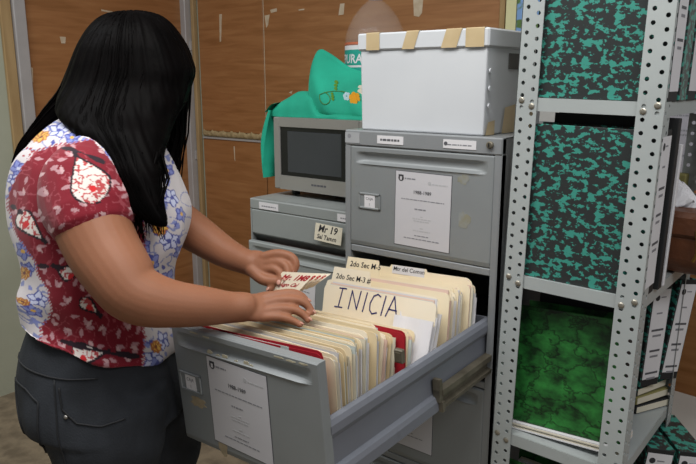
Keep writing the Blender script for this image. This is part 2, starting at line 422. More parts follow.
def tray(m, w, h, depth, x0, mi=0, rt_=.116, mi2=1):
    """open drawer body behind the front plate: sides with a rolled rim, floor, back"""
    zt = -rt_; zb = -h+.012
    for sx in (0, 1):
        xo = x0 if sx == 0 else w-x0; s = -1 if sx == 0 else 1
        prof = [(0, zt), (s*.008, zt-.004), (s*.012, zt-.014), (s*.012, zt-.030), (s*.007, zt-.040), (s*.001, zt-.045), (0, zb), (-s*.004, zb), (-s*.004, zt-.002)]
        rings = [[(xo+px, y, z) for px, z in prof] for y in (.018, depth)]
        m.loft(rings, mi)
        prof = [(0, zb+.040), (s*.009, zb+.034), (s*.013, zb+.024), (s*.013, zb+.002), (0, zb)]
        m.loft([[(xo+px, y, z) for px, z in prof] for y in (.018, .385)], mi)
    m.box((x0, .018, zb), (w-x0, depth, zb+.003), mi)
    m.box((x0, depth-.004, zb), (w-x0, depth, zt), mi)
def cabinet(name, label, x, y, W, D, Z, hb, drawers, paint, face, jamb=.018, lock=True):
    root = empty(name, (x, y, 0)); tag(root, label, 'filing cabinet')
    b = MB(); t = .0025
    # shell: sides, back, top with folded front band, bottom plinth
    b.box((0, 0.001, 0), (t, D, Z-.0005)); b.box((W-t, 0.001, 0), (W, D, Z-.0005)); b.box((0, D-t, 0), (W, D, Z-.0005))
    b.rbox((0, -.002, Z-hb), (W, .02, Z), .003); b.box((0, .015, Z-t), (W, D, Z))
    b.box((t, .0, 0), (jamb, .02, Z-hb)); b.box((W-jamb, .0, 0), (W-t, .02, Z-hb))
    b.box((0, 0.0005, 0), (t+.0005, .02, Z-hb)); b.box((W-t-.0005, 0.0005, 0), (W, .02, Z-hb))
    zlast = drawers[-1][0]-drawers[-1][1]
    b.rbox((jamb, .0, 0.0), (W-jamb, .02, zlast-.004), .002)
    for (zt_, h_, *_r), nx in zip(drawers[:-1], drawers[1:]):
        if jamb > .01: b.rbox((jamb, .002, nx[0]+.003), (W-jamb, .03, zt_-h_-.003), .002)
        b.box((jamb, .03, nx[0]+.003), (W-jamb, D-.01, nx[0]+.006))
    b.build('body', paint, root)
    if lock:
        m = MB(); m.lathe([(.0085, 0), (.0085, .006), (.0065, .008)], 16); o = m.build('lock', STEEL, root, smooth=False); o.location = (W-.03, -.002, Z-.017); o.rotation_euler = (math.pi/2, 0, 0)
        MB().box((-.0012, -.0115, -.005), (.0012, -.0098, .005)).build('keyhole', DARK, o, loc=(0, .0, 0)).rotation_euler = (-math.pi/2, 0, 0)
    outs = []
    for (zt_, h_, pull, rot) in drawers:
        m = MB(); wd = W-2*jamb+(.003 if pull > .1 else 0)
        plate(m, wd, h_, groove=h_ > .15)
        if pull > .1: tray(m, wd, h_, .62, .012, 1)
        o = m.build('drawer', [face, GREYB], root)
        o.location = (jamb, -pull-.001, zt_); o.rotation_euler = rot
        outs.append(o)
    return root, outs
A_W, A_Z = .46, 1.33
zs = [1.288-i*.2925 for i in range(4)]; HF = .268
sag, psi, rol = .053, -.0246, .055
DR = [(zs[0], HF, 0, (0, 0, 0)), (zs[1], HF, .603, (sag, -rol, psi)), (zs[2], HF, 0, (0, 0, 0)), (zs[3], HF, 0, (0, 0, 0))]
cabA, drA = cabinet('filing_cabinet', 'tall grey four drawer filing cabinet with one drawer pulled wide open', 0, 0, A_W, .70, A_Z, .040, DR, GREY, GREYF)
# shift the pulled drawer so that its run pivots in the cabinet mouth
R3 = Matrix.Rotation(psi, 4, 'Z') @ Matrix.Rotation(-rol, 4, 'Y') @ Matrix.Rotation(sag, 4, 'X')
PIV = Vector((A_W/2, 0, zs[1]))
def DM(x, y, z):
    """matrix placing something in the frame of the pulled drawer (x,y,z as if it were level)"""
    return Matrix.Translation(PIV) @ R3 @ Matrix.Translation(Vector((x, y, z))-PIV)
drA[1].matrix_local = DM(.009, -.604, zs[1])
notice(drA[0], .150, -.055, .163, .192, 1, .01)
notice(drA[1], .113, -.050, .176, .192, 2, .035)
notice(drA[2], .115, -.025, .163, .205, 3, .0)
card_holder(drA[0], .030, -.122, ('CAJA', '1')); card_holder(drA[1], .012, -.103, ('CAJA', '1')); card_holder(drA[2], .03, -.122, ('CAJA', '3')); card_holder(drA[3], .03, -.122, ('CAJA', '4'))
def residue(parent, x, z, w, h, seed, mtl=GLUE, th=.0005):
    rnd = random.Random(seed); n = 18; pts = []
    for k in range(n):
        a = 2*math.pi*k/n; q = rnd.uniform(.6, 1.05)
        pts.append((x+w/2*q*math.cos(a), z+h/2*q*math.sin(a)))
    m = MB(); m.add([(a, -th, b) for a, b in pts]+[(a, .0005, b) for a, b in pts], [tuple(range(n))]+[(i, n+i, n+(i+1) % n, (i+1) % n) for i in range(n)])
    fix_normals(m.build('glue_residue', mtl, parent))
residue(drA[1], .062, -.168, .060, .030, 1); residue(drA[1], .128, -.252, .03, .05, 2)
PALEG = mat('pale_glue', 'bdb59c', .8, col2='a69d84', scale=60)
for i, (a, b) in enumerate(((.125, .022), (.150, .016), (.172, .018), (.205, .012), (.235, .018), (.250, .012))): residue(drA[1], .02+a-.02, -.040-.004*(i % 2), b, .010, 10+i, PALEG)
for i, (a, b) in enumerate(((.06, -.004), (.10, -.006), (.31, -.005), (.34, -.006), (.37, -.005))): residue(drA[1], a+.02, b-.003, .03, .004, 30+i, PALEG)
residue(drA[0], .345, -.062, .035, .03, 5, mat('faint_stain', '86826d', .6, col2='8b8f90', scale=40)); residue(drA[0], .35, -.16, .04, .05, 6, MATS['faint_stain'])
for (x, w_, seed) in ((.108, .081, 1), (.305, .089, 2)):
    m = MB(); m.box((x, -.0035, A_Z-.031), (x+w_, -.0022, A_Z-.010)); rnd = random.Random(seed)
    greek(m, x+.010, A_Z-.0235, w_-.022, .0055 if seed == 1 else .003, 1 if seed == 1 else 2, rnd, -.0035)
    if seed == 2: m.disc((x+.007, -.0035, A_Z-.020), .005, 'y', 10, .0003, 1)
    m.build('band_label', [PAPER, INKM, INKG], cabA)
m = MB(); m.box((.002, -.0032, A_Z-.034), (.05, -.0022, A_Z-.006)); m.disc((.016, -.0032, A_Z-.016), .006, 'y', 10, .0003, 1); m.build('band_sticker', [mat('grey_sticker', 'a4a6a8', .6), INKG], cabA)
# slides at the right of the pulled drawer
m = MB()
prof = [(0, 0), (.016, .0), (.018, .010), (.006, .013), (.006, .030), (.018, .033), (.018, .046), (0, .048)]
RM = DM(.428, 0, .744)
m.loft([[tuple(RM @ Vector((a, y_, z_))) for a, z_ in prof] for y_ in (-.228, .02)])
for q in (((-.001, -.240, .020), (.016, -.226, .072)), ((.004, -.246, .052), (.022, -.238, .078)), ((-.001, -.235, -.004), (.020, -.225, .02))): m.box(q[0], q[1], 0, RM)
fix_normals(m.build('slide_rail', STEEL, cabA))
# cabinet under the microwave
B_Z = 1.083
DRB = [(B_Z-.035, .082, 0, (0, 0, 0)), (.945, .28, .019, (0, 0, 0)), (.645, .28, 0, (0, 0, 0)), (.35, .28, 0, (0, 0, 0))]
cabB, drB = cabinet('filing_cabinet', 'low greenish grey filing cabinet standing under the microwave', -.472, .09, .46, .62, B_Z, .034, DRB, GREEN_GREY, GREEN_GREY, jamb=.006, lock=False)
drB[0].location.z += .0
for (x, w_, s_) in ((.045, .085, 3), (.372, .06, 4)):
    m = MB(); m.box((x, -.0035, B_Z-.030), (x+w_, -.0022, B_Z-.008)); greek(m, x+.012, B_Z-.022, w_-.02, .004, 1, random.Random(s_), -.0035)
    m.build('band_label', [PAPER, INKG], cabB)
m = MB(); m.box((-.006, -.0014, -.052), (.098, -.0004, .0)); m.text('Mr 19', .006, -.024, .030, -.0018, 1, .2, .02); m.text('Sal Tamm', .004, -.045, .019, -.0018, 1, .15, .02)
m.build('handwritten_label', [PAPER2, INK], drB[0], loc=(.297, -.012, -.008), rot=(-.12, .04, 0))
m = MB(); m.box((0, -.0012, -.20), (.13, -.0004, 0))
for i in range(6): greek(m, .02, -.03-.02*i, .09, .003, 1, random.Random(i), -.0012)
m.build('notice_sheet', [PAPER, INKG], drB[1], loc=(.165, -.0005, -.075), rot=(0, .06, 0))
m = MB(); m.box((.03, .03, -.30), (.40, .2, .004)); m.build('papers', mat('pinkish_papers', 'b49a94', .8), drB[1])
drB[1].children[-1].location = (0, .02, .0)
# ------------------------------------------------------------------ folders in the pulled drawer
ZB = zs[1]-HF+.0155
FOLD_GRP = 'manila folders in the open drawer'
def folder(name, label, x0, x1, y, ztop, lean, card, papers=3, tab=None, group=None, ink=None, seed=0, thick=.006, raise_=0.0, twist=0.0, wave=.002):
    """one file folder: two card leaves, a sheaf of paper between them, optional tab on the rear leaf"""
    rnd = random.Random(seed)
    h = ztop-ZB; w = x1-x0; y = y-h*math.sin(lean)
    root = empty(name); root.matrix_local = DM(x0, y, ZB+raise_) @ Matrix.Rotation(-lean, 4, 'X') @ Matrix.Rotation(twist, 4, 'Y')
    tag(root, label, 'folder', group)
    t = .0009
    def leaf(y0, hh, tb, nm, ph):
        m = MB()
        def yy(x, z): return y0+wave*math.sin(x*9+ph)*(z/h)+.5*wave*math.sin(x*23+2*ph)*(z/h)
        r = .012
        xs = [0, r*.3, r]+[w*i/10 for i in range(1, 10)]+[w-r, w-r*.3, w]
        if tb:
            xs += [tb[0], tb[0]+.006, tb[1]-.006, tb[1]]
        xs = sorted(set(xs))
        def top(x):
            c = min(x, w-x)
            zt_ = hh-(r-math.sqrt(max(0, r*r-(r-c)**2)) if c < r else 0)
            if tb and tb[0] <= x <= tb[1]:
                e = min(1, min(x-tb[0], tb[1]-x)/.006); zt_ = max(zt_, hh+tb[2]*e)
            return zt_
        fr = []; bk = []
        nz = 5
        for x in xs:
            for k in range(nz+1):
                z = top(x)*k/nz; fr.append((x, yy(x, z), z)); bk.append((x, yy(x, z)+t, z))
        N = len(fr); fs = []
        q = nz+1
        for i in range(len(xs)-1):
            for k in range(nz):
                a = i*q+k; fs.append((a, a+q, a+q+1, a+1)); fs.append((N+a, N+a+1, N+a+q+1, N+a+q))
            a = i*q+nz; fs.append((a, a+q, N+a+q, N+a)); a = i*q; fs.append((a, N+a, N+a+q, a+q))
        for k in range(nz):
            fs.append((k, k+1, N+k+1, N+k)); a = (len(xs)-1)*q+k; fs.append((a, N+a, N+a+1, a+1))
        m.add(fr+bk, fs)
        return m.build(nm, card, root), yy
    front, fy = leaf(0, h-.012 if tab else h-.004, None, 'front_leaf', seed)
    back, by = leaf(thick, h, tab, 'rear_leaf', seed+.7)
    if papers:
        m = MB()
        for k in range(papers):
            yk = t+.0006+(thick-t*2)*(k+.5)/papers; dx = rnd.uniform(-.012, .016); dz = rnd.uniform(-.030, -.003)
            th = min(.0012, (thick-2*t)/papers*.7)
            mi = rnd.choice((0, 0, 0, 1, 1, 2, 3))
            xa = .022+dx; xb = min(w+.006, w-.004+dx)
            m.grid(lambda u, v: (xa+(xb-xa)*u, yk+wave*math.sin((xa+(xb-xa)*u)*9+seed)*v, (h+dz)*v), 10, 2, mi)
            m.grid(lambda u, v: (xa+(xb-xa)*u, yk+th+wave*math.sin((xa+(xb-xa)*u)*9+seed)*v, (h+dz)*v), 10, 2, mi, True)
            m.box((xb-.001, yk+.0, .0), (xb, yk+th, h+dz), mi)
        m.build('papers', [PAPER, PAPER2, PAPERB, PAPERP], root)
    return root, front, back, h
rnd = random.Random(11)
ORD = ['first', 'second', 'third', 'fourth', 'fifth', 'sixth', 'seventh', 'eighth', 'ninth', 'tenth', 'eleventh', 'twelfth', 'thirteenth', 'fourteenth', 'fifteenth', 'sixteenth']
CARDS = [MANILA, MANILA2, MANILA3, MANILA]
# nearest: a red folder right behind the drawer front
r, fr, bk, h = folder('red_folder', 'red card folder just behind the front of the open drawer', .03, .412, -.562, zs[1]-.011, .03, REDCARD, 0, seed=3, thick=.004, twist=-.028)
m = MB(); m.box((.02, -.0015, h-.06), (.30, -.0008, h-.003)); m.build('grey_sheet', PAPERB, r)
k = 0; y = -.540
while y < -.400:
    zt_ = zs[1]-.008-rnd.uniform(0, .016); th = rnd.uniform(.007, .013); x1 = .412+rnd.uniform(-.022, .008)
    folder('manila_folder', ORD[k]+' manila folder behind the red folder at the drawer front', .03+rnd.uniform(0, .02), x1, y, zt_, .04+.011*k+rnd.uniform(-.01, .01), CARDS[k % 4], rnd.choice((4, 5, 6)), group='front pack of manila folders', seed=k*1.7, thick=th)
    y += th+.003; k += 1
# lower, flopped folders between the packs
y = -.325; j = 0
while y < -.225:
    zt_ = zs[1]-.050-.028*(j/8)-rnd.uniform(0, .010); th = rnd.uniform(.006, .009)
    folder('manila_folder', ORD[j]+' low leaning manila folder behind the red lettered tabs, counted from the front', .035+rnd.uniform(0, .02), .385+rnd.uniform(-.02, .0), y, zt_, .22+rnd.uniform(-.02, .02), CARDS[(j+1) % 4], 3, group='leaning manila folders mid drawer', seed=50+j*1.3, thick=th)
    y += th+.006; j += 1
# red folder with a clip and loose white sheets before the INICIA folder
folder('red_folder', 'red card folder standing upright beside the white sheets mid drawer', .10, .404, -.298, zs[1]-.050, .12, REDCARD, 0, seed=8, thick=.004)
m = MB(); m.rbox((0, 0, 0), (.022, .012, .03), .002); m.box((.004, -.002, .004), (.018, .0, .024)); o = m.build('file_clip', STEEL); o.matrix_local = DM(.405, -.345, zs[1]-.103); tag(o, 'small grey metal clip beside the red folder edge', 'clip')
for i in range(3):
    m = MB(); ww, hh = .104-.005*i, .208+.005*i
    m.grid(lambda u, v: (ww*u, .010*math.sin(u*3)*v*v+.004*math.sin(7*u), hh*v), 12, 6); m.grid(lambda u, v: (ww*u, .0012+.010*math.sin(u*3)*v*v+.004*math.sin(7*u), hh*v), 12, 6, 0, True)
    m.box((ww-.0008, .0018, 0), (ww, .0030, hh))
    o = m.build('loose_sheet', PAPER, smooth=False); o.matrix_local = DM(.308+.007*i, -.285+.012*i, ZB+.002) @ Matrix.Rotation(-.40, 4, 'X')
    tag(o, ['front', 'middle', 'rear'][i]+' one of three white loose sheets leaning before the INICIA folder', 'sheet', 'white sheets before the INICIA folder')
# the lettered divider folders
r, fr, bk, h = folder('divider_folder', 'manila folder lettered INICIA in blue marker with tab 2do Sec M-3', .075, .410, -.178, zs[1]-.003, .26, MANILA2, 3, tab=(.016, .142, .034), seed=21, wave=.0)
m = MB(); yk = -.0006
def letter(pts, x0, w=.0034): m.stroke([(x0+a*.034, .186+b*.047) for a, b in pts], w, yk)
for x0, L in ((.048, 'I'), (.084, 'N'), (.127, 'J'), (.146, 'C'), (.183, 'J'), (.198, 'A')):
    if L == 'I':
        letter([(.1, 0), (.4, 1)], x0); letter([(-.25, -.02), (.45, .0)], x0); letter([(.1, 1.0), (.75, 1.02)], x0)
    if L == 'J': letter([(.05, 0), (.35, 1)], x0)
    if L == 'N': letter([(0, 0), (.25, .98), (.75, .05), (1.05, 1.02)], x0)
    if L == 'C': letter([(1.0, .92), (.75, 1.02), (.4, .9), (.12, .5), (.12, .15), (.35, -.02), (.75, .08)], x0)
    if L == 'A': letter([(0, 0), (.65, 1.05), (.95, .0)], x0); letter([(.2, .38), (.9, .36)], x0)
m.build('lettering', INKB, r)
m = MB(); m.text('2do Sec M-3 #', .030, h+.006, .0185, .0002, 0, .18, .01); m.build('tab_lettering', INK, r, loc=(0, .0052, 0))
r, fr, bk, h = folder('divider_folder', 'manila folder with tab lettered 2do Sec M-5 behind the INICIA folder', .075, .412, -.125, zs[1]+.002, .23, MANILA, 3, tab=(.018, .130, .040), seed=25, wave=.0)
m = MB(); m.text('2do Sec M-5', .032, h+.017, .0195, .0002, 0, .18, .01); m.build('tab_lettering', INK, r, loc=(0, .0052, 0))
y = -.108; j = 0
while y < .006:
    zt_ = zs[1]-.010-rnd.uniform(0, .012)-.004*(j % 3); th = rnd.uniform(.006, .010)
    if j == 6:
        r, fr, bk, h = folder('divider_folder', 'manila folder with white pasted label reading Mtr del Comun at the back', .05, .412, y, zs[1]-.006, .20, MANILA, 3, tab=(.115, .235, .010), seed=33, wave=.0, thick=th)
        m = MB(); m.box((.125, th-.0007, h-.012), (.225, th-.0002, h+.010)); m.text('Mtr del Comun', .128, h-.004, .0155, th-.001, 1, .15, .012); m.build('pasted_label', [PAPER, INK], r)
    else:
        folder('manila_folder', ORD[j]+' manila folder behind the tab lettered 2do Sec M-5', .05+rnd.uniform(0, .02), .410+rnd.uniform(-.03, .008)-(.03 if j in (2, 5) else 0), y, zt_, .20+rnd.uniform(-.02, .02), CARDS[j % 4], 4, tab=((.20, .30, .010) if j % 4 == 3 else None), group='rear pack of manila folders', seed=70+j*1.9, thick=th)
    y += th+.0045; j += 1
# tabs lettered in red that the hands spread apart
for i in range(4):
    lab = ['manila folder with red lettering on its tab held in both hands, foremost', 'second manila folder with red tab writing held between the hands', 'third manila folder with red tab writing fanned behind the held one', 'rearmost manila folder of the red lettered ones between the hands'][i]
    r, fr, bk, h = folder('manila_folder', lab, .04+.004*i, .39-.01*i, -.382+.012*i, zs[1]-.014-.004*i, .16, CARDS[(i+1) % 4], 2, seed=90+i, wave=0.001)
    # bent up tab: a slanted card standing on the folder's top edge
    yt = -.391+.012*i; o3 = Vector((.080+.004*i, yt, .990)); bx_ = Vector((.098, -.002, .014+.002*i)); sx_ = Vector((.044+.001*i, .010, .050-.004*i))
    iv = r.matrix_basis.inverted(); nn = bx_.cross(sx_).normalized()*.0008
    m = MB(); q = [o3, o3+bx_, o3+bx_+sx_, o3+sx_]
    m.add([tuple(p) for p in q]+[tuple(p-nn) for p in q], [(0, 1, 2, 3), (7, 6, 5, 4), (0, 4, 5, 1), (1, 5, 6, 2), (2, 6, 7, 3), (3, 7, 4, 0)], 0)
    for tx, size, u0, v0, bd in (('Mr. 1M8', .0265, .12, .60, .032), ('Sal Jugo Cal', .0180, .05, .28, .022), ('- - -', .014, .10, .06, .01)):
        v_, f_ = text_geo(tx, size, .2, bd)
        m.add([tuple(o3+bx_*(u0+a/.112)+sx_*(v0+b_/.070)+nn*.5) for a, b_ in v_], f_, 1)
    m.v = [tuple(iv @ Vector(p)) for p in m.v]
    m.build('tab', [MANILA2, INKR], r)
# ------------------------------------------------------------------ box on the tall cabinet
root = empty('storage_box', (.036, .018, A_Z+.0006)); tag(root, 'white lidded storage box with tan tape strips on tall filing cabinet', 'box')
BW, BD, BH = .366, .33, .243
m = MB(); t = .004; tp = .012
def ringz(z, k): return [(k, k*.5, z), (BW-k, k*.5, z), (BW-k, BD-k*.5, z), (k, BD-k*.5, z)]
m.loft([ringz(0, .004), ringz(.205, 0)]); b_ = m.build('body', WHITE_PL, root); bevel(b_, .004, 2)
m = MB(); m.rbox((-.006, -.006, .203), (BW+.006, BD+.006, BH+.003), .004); m.build('lid', WHITE_PL, root)
for a, b2, sl in ((.024, .066, 0), (.134, .184, .014), (.246, .302, .014), (.312, .360, .0)):
    m = MB(); m.add([(a, -.0072, .2035), (b2-sl, -.0072, .2035), (b2, -.0072, BH+.002), (a+sl, -.0072, BH+.002), (a+sl, .05, BH+.0042), (b2, .05, BH+.0042), (b2, -.004, BH+.0042), (a+sl, -.004, BH+.0042)], [(0, 1, 2, 3), (3, 2, 6, 7), (7, 6, 5, 4)])
    m.build('tape_strip', TAPE, root)
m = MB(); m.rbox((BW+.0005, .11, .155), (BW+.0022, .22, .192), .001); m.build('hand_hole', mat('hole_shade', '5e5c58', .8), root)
for (y0, z0, y1, z1) in ((.004, .001, .05, .035), (.09, .001, .16, .07), (.19, .002, .29, .08)):
    m = MB(); m.add([(BW+.0012, y0, z0), (BW+.0012, y1, z0), (BW+.0012, y1, z1), (BW+.0012, y0+.012, z1*.9)], [(0, 1, 2, 3)]); m.build('tape_patch', TAPE, root)
for z in (.05, .09, .13): m = MB(); m.disc((BW-.0035+.006, .012, z+.02), .006, 'x', 10, .003); m.build('stud', WHITE_PL, root)
# ------------------------------------------------------------------ microwave
root = empty('microwave_oven', (-.455, .20, B_Z+.0005)); tag(root, 'silver microwave oven with dark window on low filing cabinet', 'microwave')
SILV = mat('silver_plastic', '9c9a95', .38, .35, '928f8a', 3); SILD = mat('silver_dark', '6e6c69', .4, .3)
MWW, MWD, MWH, FT = .44, .36, .258, .022
MB().rbox((0, .012, FT), (MWW, MWD, MWH), .006).build('body', SILD, root)
m = MB(); d0 = -.012
fw_, gx = .34, .0
# door frame around the window
m.box((.027, d0, MWH-.030), (.356, .014, MWH)); m.box((.027, d0, FT), (.356, .014, FT+.046))
m.rbox((0, d0, FT), (.028, .014, MWH), .003); m.rbox((.355, d0, FT), (MWW, .014, MWH), .003)
m.build('door_frame', SILV, root)
GLS = mat('oven_glass_dark', '101113', .12, spec=.6); GL2 = mat('oven_window_mesh', '3b3e42', .18, col2='34373a', scale=3, spec=.6)
d = MB(); d.rbox((.024, -.006, FT+.042), (.358, .010, MWH-.026), .003); dw = d.build('door_window', GLS, root)
MB().rbox((.058, -.0075, FT+.058), (.285, -.004, MWH-.044), .004).build('window_mesh', GL2, dw)
m = MB(); greek(m, .165, FT+.022, .062, .006, 0, random.Random(5), d0-.0003); m.build('brand_mark', INKM, root)
for x in (.03, MWW-.06):
    for y in (.03, MWD-.06): MB().lathe([(.014, 0), (.016, FT+.002)], 12).build('foot', BLACKPL, root, loc=(x+.015, y+.015, 0))
MB().rbox((.20, .05, .004), (.40, .2, FT+.001), .002).build('base_plate', BLACKPL, root)
m = MB(); m.lathe([(.022, 0), (.022, .012), (.019, .016)], 20); m.build('dial', SILD, root, loc=(.40, d0, .10), rot=(math.pi/2, 0, 0))
# ------------------------------------------------------------------ teal cloth bundled on the microwave
ZM = B_Z+MWH+.001
TEAL = mat('teal_cloth', '17a687', .85, col2='128f74', scale=6, bump=.08, bscale=160)
m = MB()
XA, XB = -.505, -.02
def topz(x):
    u = (x-XA)/(XB-XA)
    pts = [(0, .004), (.03, .035), (.10, .062), (.2, .078), (.30, .085), (.38, .085), (.46, .02), (1, .015)]
    for (a, za), (b, zb) in zip(pts[:-1], pts[1:]):
        if u <= b: return za+(zb-za)*(u-a)/(b-a)
    return .09
def mound(u, v):
    x = XA+(XB-XA)*u; h_ = topz(x); a = v*math.pi
    wob = .010*math.sin(12*u+3*v)+.006*math.sin(31*u+5*v)
    return (x, .285-(.078+.5*wob)*math.cos(a)*(.75+.25*min(1, u*8)), ZM+h_*abs(math.sin(a))**.6*(1+.06*math.sin(20*u+9*v)))
m.grid(mound, 60, 28)
# left end hanging over the side of the oven
def drape(u, v):
    zt_ = ZM+.020-.225*v; y = .205+.17*u-.02*v
    return (-.458-.034-.018*v*(1-u)-.012*math.sin(6*u+4*v)-.010*math.sin(v*3.1), y, zt_)
m.grid(drape, 14, 20); m.grid(lambda u, v: (drape(u, v)[0]+.018*math.sin(math.pi*min(1, .15+v))+.002, drape(u, v)[1], drape(u, v)[2]), 14, 20, 0, True)
m.grid(lambda u, v: ((1-v)*drape(0, u)[0]+v*(drape(0, u)[0]+.018*math.sin(math.pi*min(1, .15+u))+.002), drape(0, u)[1]-.004*math.sin(v*math.pi), drape(0, u)[2]), 20, 4, 0, True)
m.grid(lambda u, v: (XA+.045*v, .20+.19*u, ZM+.012+.03*math.sin(v*1.6)+.004*math.sin(9*u)), 12, 6, 0, True)
# raised corner of the bundle
def flap(u, v):
    x = -.318+.30*u-.062*v*(1-u)
    lo = ZM+.008; hi = ZM+.210-.15*max(0, u-.05)**.9-(.012 if u < .02 else 0)+.004*math.sin(u*14)
    bul = .030*math.sin(math.pi*v)**.7*(1+.3*math.sin(7*u))
    return (x, .222+.10*v-bul+.006*math.sin(15*u+4*v), lo+(hi-lo)*v)
m.grid(flap, 36, 24)
m.grid(lambda u, v: (flap(u, v)[0]+.004, .355-.015*v*v+.004*math.sin(9*u), flap(u, v)[2]), 36, 24, 0, True)
m.grid(lambda u, v: (flap(0, u)[0]+.004*v, flap(0, u)[1]+v*((.355-.015*u*u)-flap(0, u)[1]), flap(0, u)[2]), 24, 6, 0, True)
m.grid(lambda u, v: (flap(u, 1)[0]+.004*v, flap(u, 1)[1]+v*((.34+.004*math.sin(9*u))-flap(u, 1)[1]), flap(u, 1)[2]+.006*math.sin(v*math.pi)), 36, 4, 0)
cl = m.build('teal_cloth', TEAL, smooth=True); tag(cl, 'teal embroidered cloth bundled on top of the microwave oven', 'cloth')
def emb(name, col, items):
    m = MB()
    for (u, v, r) in items:
        p = flap(u, v); m.disc((p[0], p[1]-.001, p[2]), r, 'y', 10, .002)
    m.build(name, mat(name+'_thread', col, .8), cl)
emb('orange_flower', 'e3a11e', [(.585+.038*math.cos(a), .46+.085*math.sin(a), .009) for a in np.linspace(0, 5.2, 6)]+[(.585, .46, .009)])
emb('white_flower', 'b9d4dc', [(.49+.028*math.cos(a), .46+.055*math.sin(a), .006) for a in np.linspace(0, 5.2, 6)])
emb('cream_flower', 'e0d6c4', [(.63+.03*math.cos(a), .72+.1*math.sin(a), .010) for a in np.linspace(0, 5.2, 6)])
m = MB()
st = [(.56-.36*t_, .50+.10*math.sin(t_*3.1)-.14*t_) for t_ in np.linspace(0, 1, 14)]+[(.26+.06*math.cos(a+3.1), .33+.11*math.sin(a+3.1)) for a in np.linspace(0.2, 4.9, 14)]
m.tube([(flap(a, b)[0], flap(a, b)[1]-.001, flap(a, b)[2]) for a, b in st], .0016, 5); m.build('stem_stitch', mat('olive_thread', '3f7a3c', .8), cl)
emb('leaf', '5f8f2a', [(.34, .62, .007), (.335, .68, .008), (.35, .56, .006), (.34, .40, .006), (.345, .35, .006), (.33, .45, .005)])
# ------------------------------------------------------------------ water bottle behind the box
root = empty('water_bottle', (-.245, .468, ZM+.0005)); tag(root, 'clear plastic water bottle with teal label behind storage box', 'bottle')
def clear_mat():
    m = bpy.data.materials.new('clear_plastic'); m.use_nodes = True; nt = m.node_tree; b = nt.nodes['Principled BSDF']
    b.inputs['Base Color'].default_value = (.62, .56, .52, 1); b.inputs['Roughness'].default_value = .08; b.inputs['Transmission Weight'].default_value = .0; b.inputs['Alpha'].default_value = .13
    MATS['clear_plastic'] = m
    return m
m = MB(); m.lathe([(.09, 0), (.101, .012), (.101, .08), (.098, .085), (.101, .09), (.101, .245), (.099, .262), (.092, .285), (.075, .320), (.05, .352), (.026, .372), (.02, .378), (.02, .392)], 40)
m.build('bottle_body', clear_mat(), root, smooth=True)
m = MB(); m.lathe([(.024, .376), (.024, .402), (.022, .405)], 24); m.build('cap', mat('lilac_cap', 'b9b2c4', .4), root)
m = MB(); m.lathe([(.1018, .125), (.1018, .228)], 48, 0, cap=False); m.lathe([(.1022, .165), (.1022, .214)], 48, 1, cap=False); m.lathe([(.1022, .13), (.1022, .158)], 48, 1, cap=False); m.lathe([(.1018, .232), (.1018, .238)], 48, 2, cap=False)
def wrap_text(s, size, z, a0):
    v, f_ = text_geo(s, size, .1, .02)
    m.add([(.1026*math.cos(a0+a/.1026), .1026*math.sin(a0+a/.1026), z+b) for a, b in v], f_, 0)
for a0 in (-2.52, -1.0, 0.5): wrap_text('EPURA', .04, .172, a0)
for a0 in (-2.52, -1.0, 0.5): wrap_text('EPURA', .022, .136, a0)
m.build('label', [PAPER, mat('teal_print', '1f9c8c', .5), mat('red_print', 'c86a4a', .5)], root, smooth=True)
# ------------------------------------------------------------------ slotted angle shelving
TILT = .021
SHX, SHY = .4685, -.022
def flange(m, w, z0, z1, plane, off, pitch=.0262, r=.0046, flip=1):
    """perforated strip, two staggered hole columns; plane 'x' = lies along x facing -y, 'y' = along y facing +x"""
    cw = w/2; t = .0022
    for c in range(2):
        z = z0-(pitch/2 if c else 0)
        while z < z1:
            a, b = max(z, z0), min(z+pitch, z1)
            if b-a < .002: z += pitch; continue
            hc = z+pitch/2
            full = (b-a) > pitch*.98
            q = [(c*cw, a), ((c+1)*cw, a), ((c+1)*cw, b), (c*cw, b)]
            def P3(p, d):
                s, zz = p
                return (off[0]+s*flip, off[1]+d, zz) if plane == 'x' else (off[0]-d, off[1]+s*flip, zz)
            if not full:
                m.add([P3(p, 0) for p in q]+[P3(p, t) for p in q], [(0, 1, 2, 3), (7, 6, 5, 4)])
            else:
                n = 12; hol = [((c+.5)*cw+r*math.cos(2*math.pi*(k+.5)/n+math.pi*1.25), hc+r*math.sin(2*math.pi*(k+.5)/n+math.pi*1.25)) for k in range(n)]
                for d in (0, t):
                    vs = [P3(p, d) for p in q]+[P3(p, d) for p in hol]
                    fs = []
                    for s in range(4):
                        ks = [4+(s*3+i) % n for i in range(-1, 3)]
                        ks = [4+((s*3+i) % n) for i in range(0, 3)]
                        nx = 4+((s*3+3) % n)
                        fs.append((s, (s+1) % 4, nx, ks[2], ks[1], ks[0]))
                    if d: fs = [f_[::-1] for f_ in fs]
                    m.add(vs, fs)
                vs = [P3(p, 0) for p in hol]+[P3(p, t) for p in hol]
                m.add(vs, [(i, n+i, n+(i+1) % n, (i+1) % n) for i in range(n)])
            z += pitch
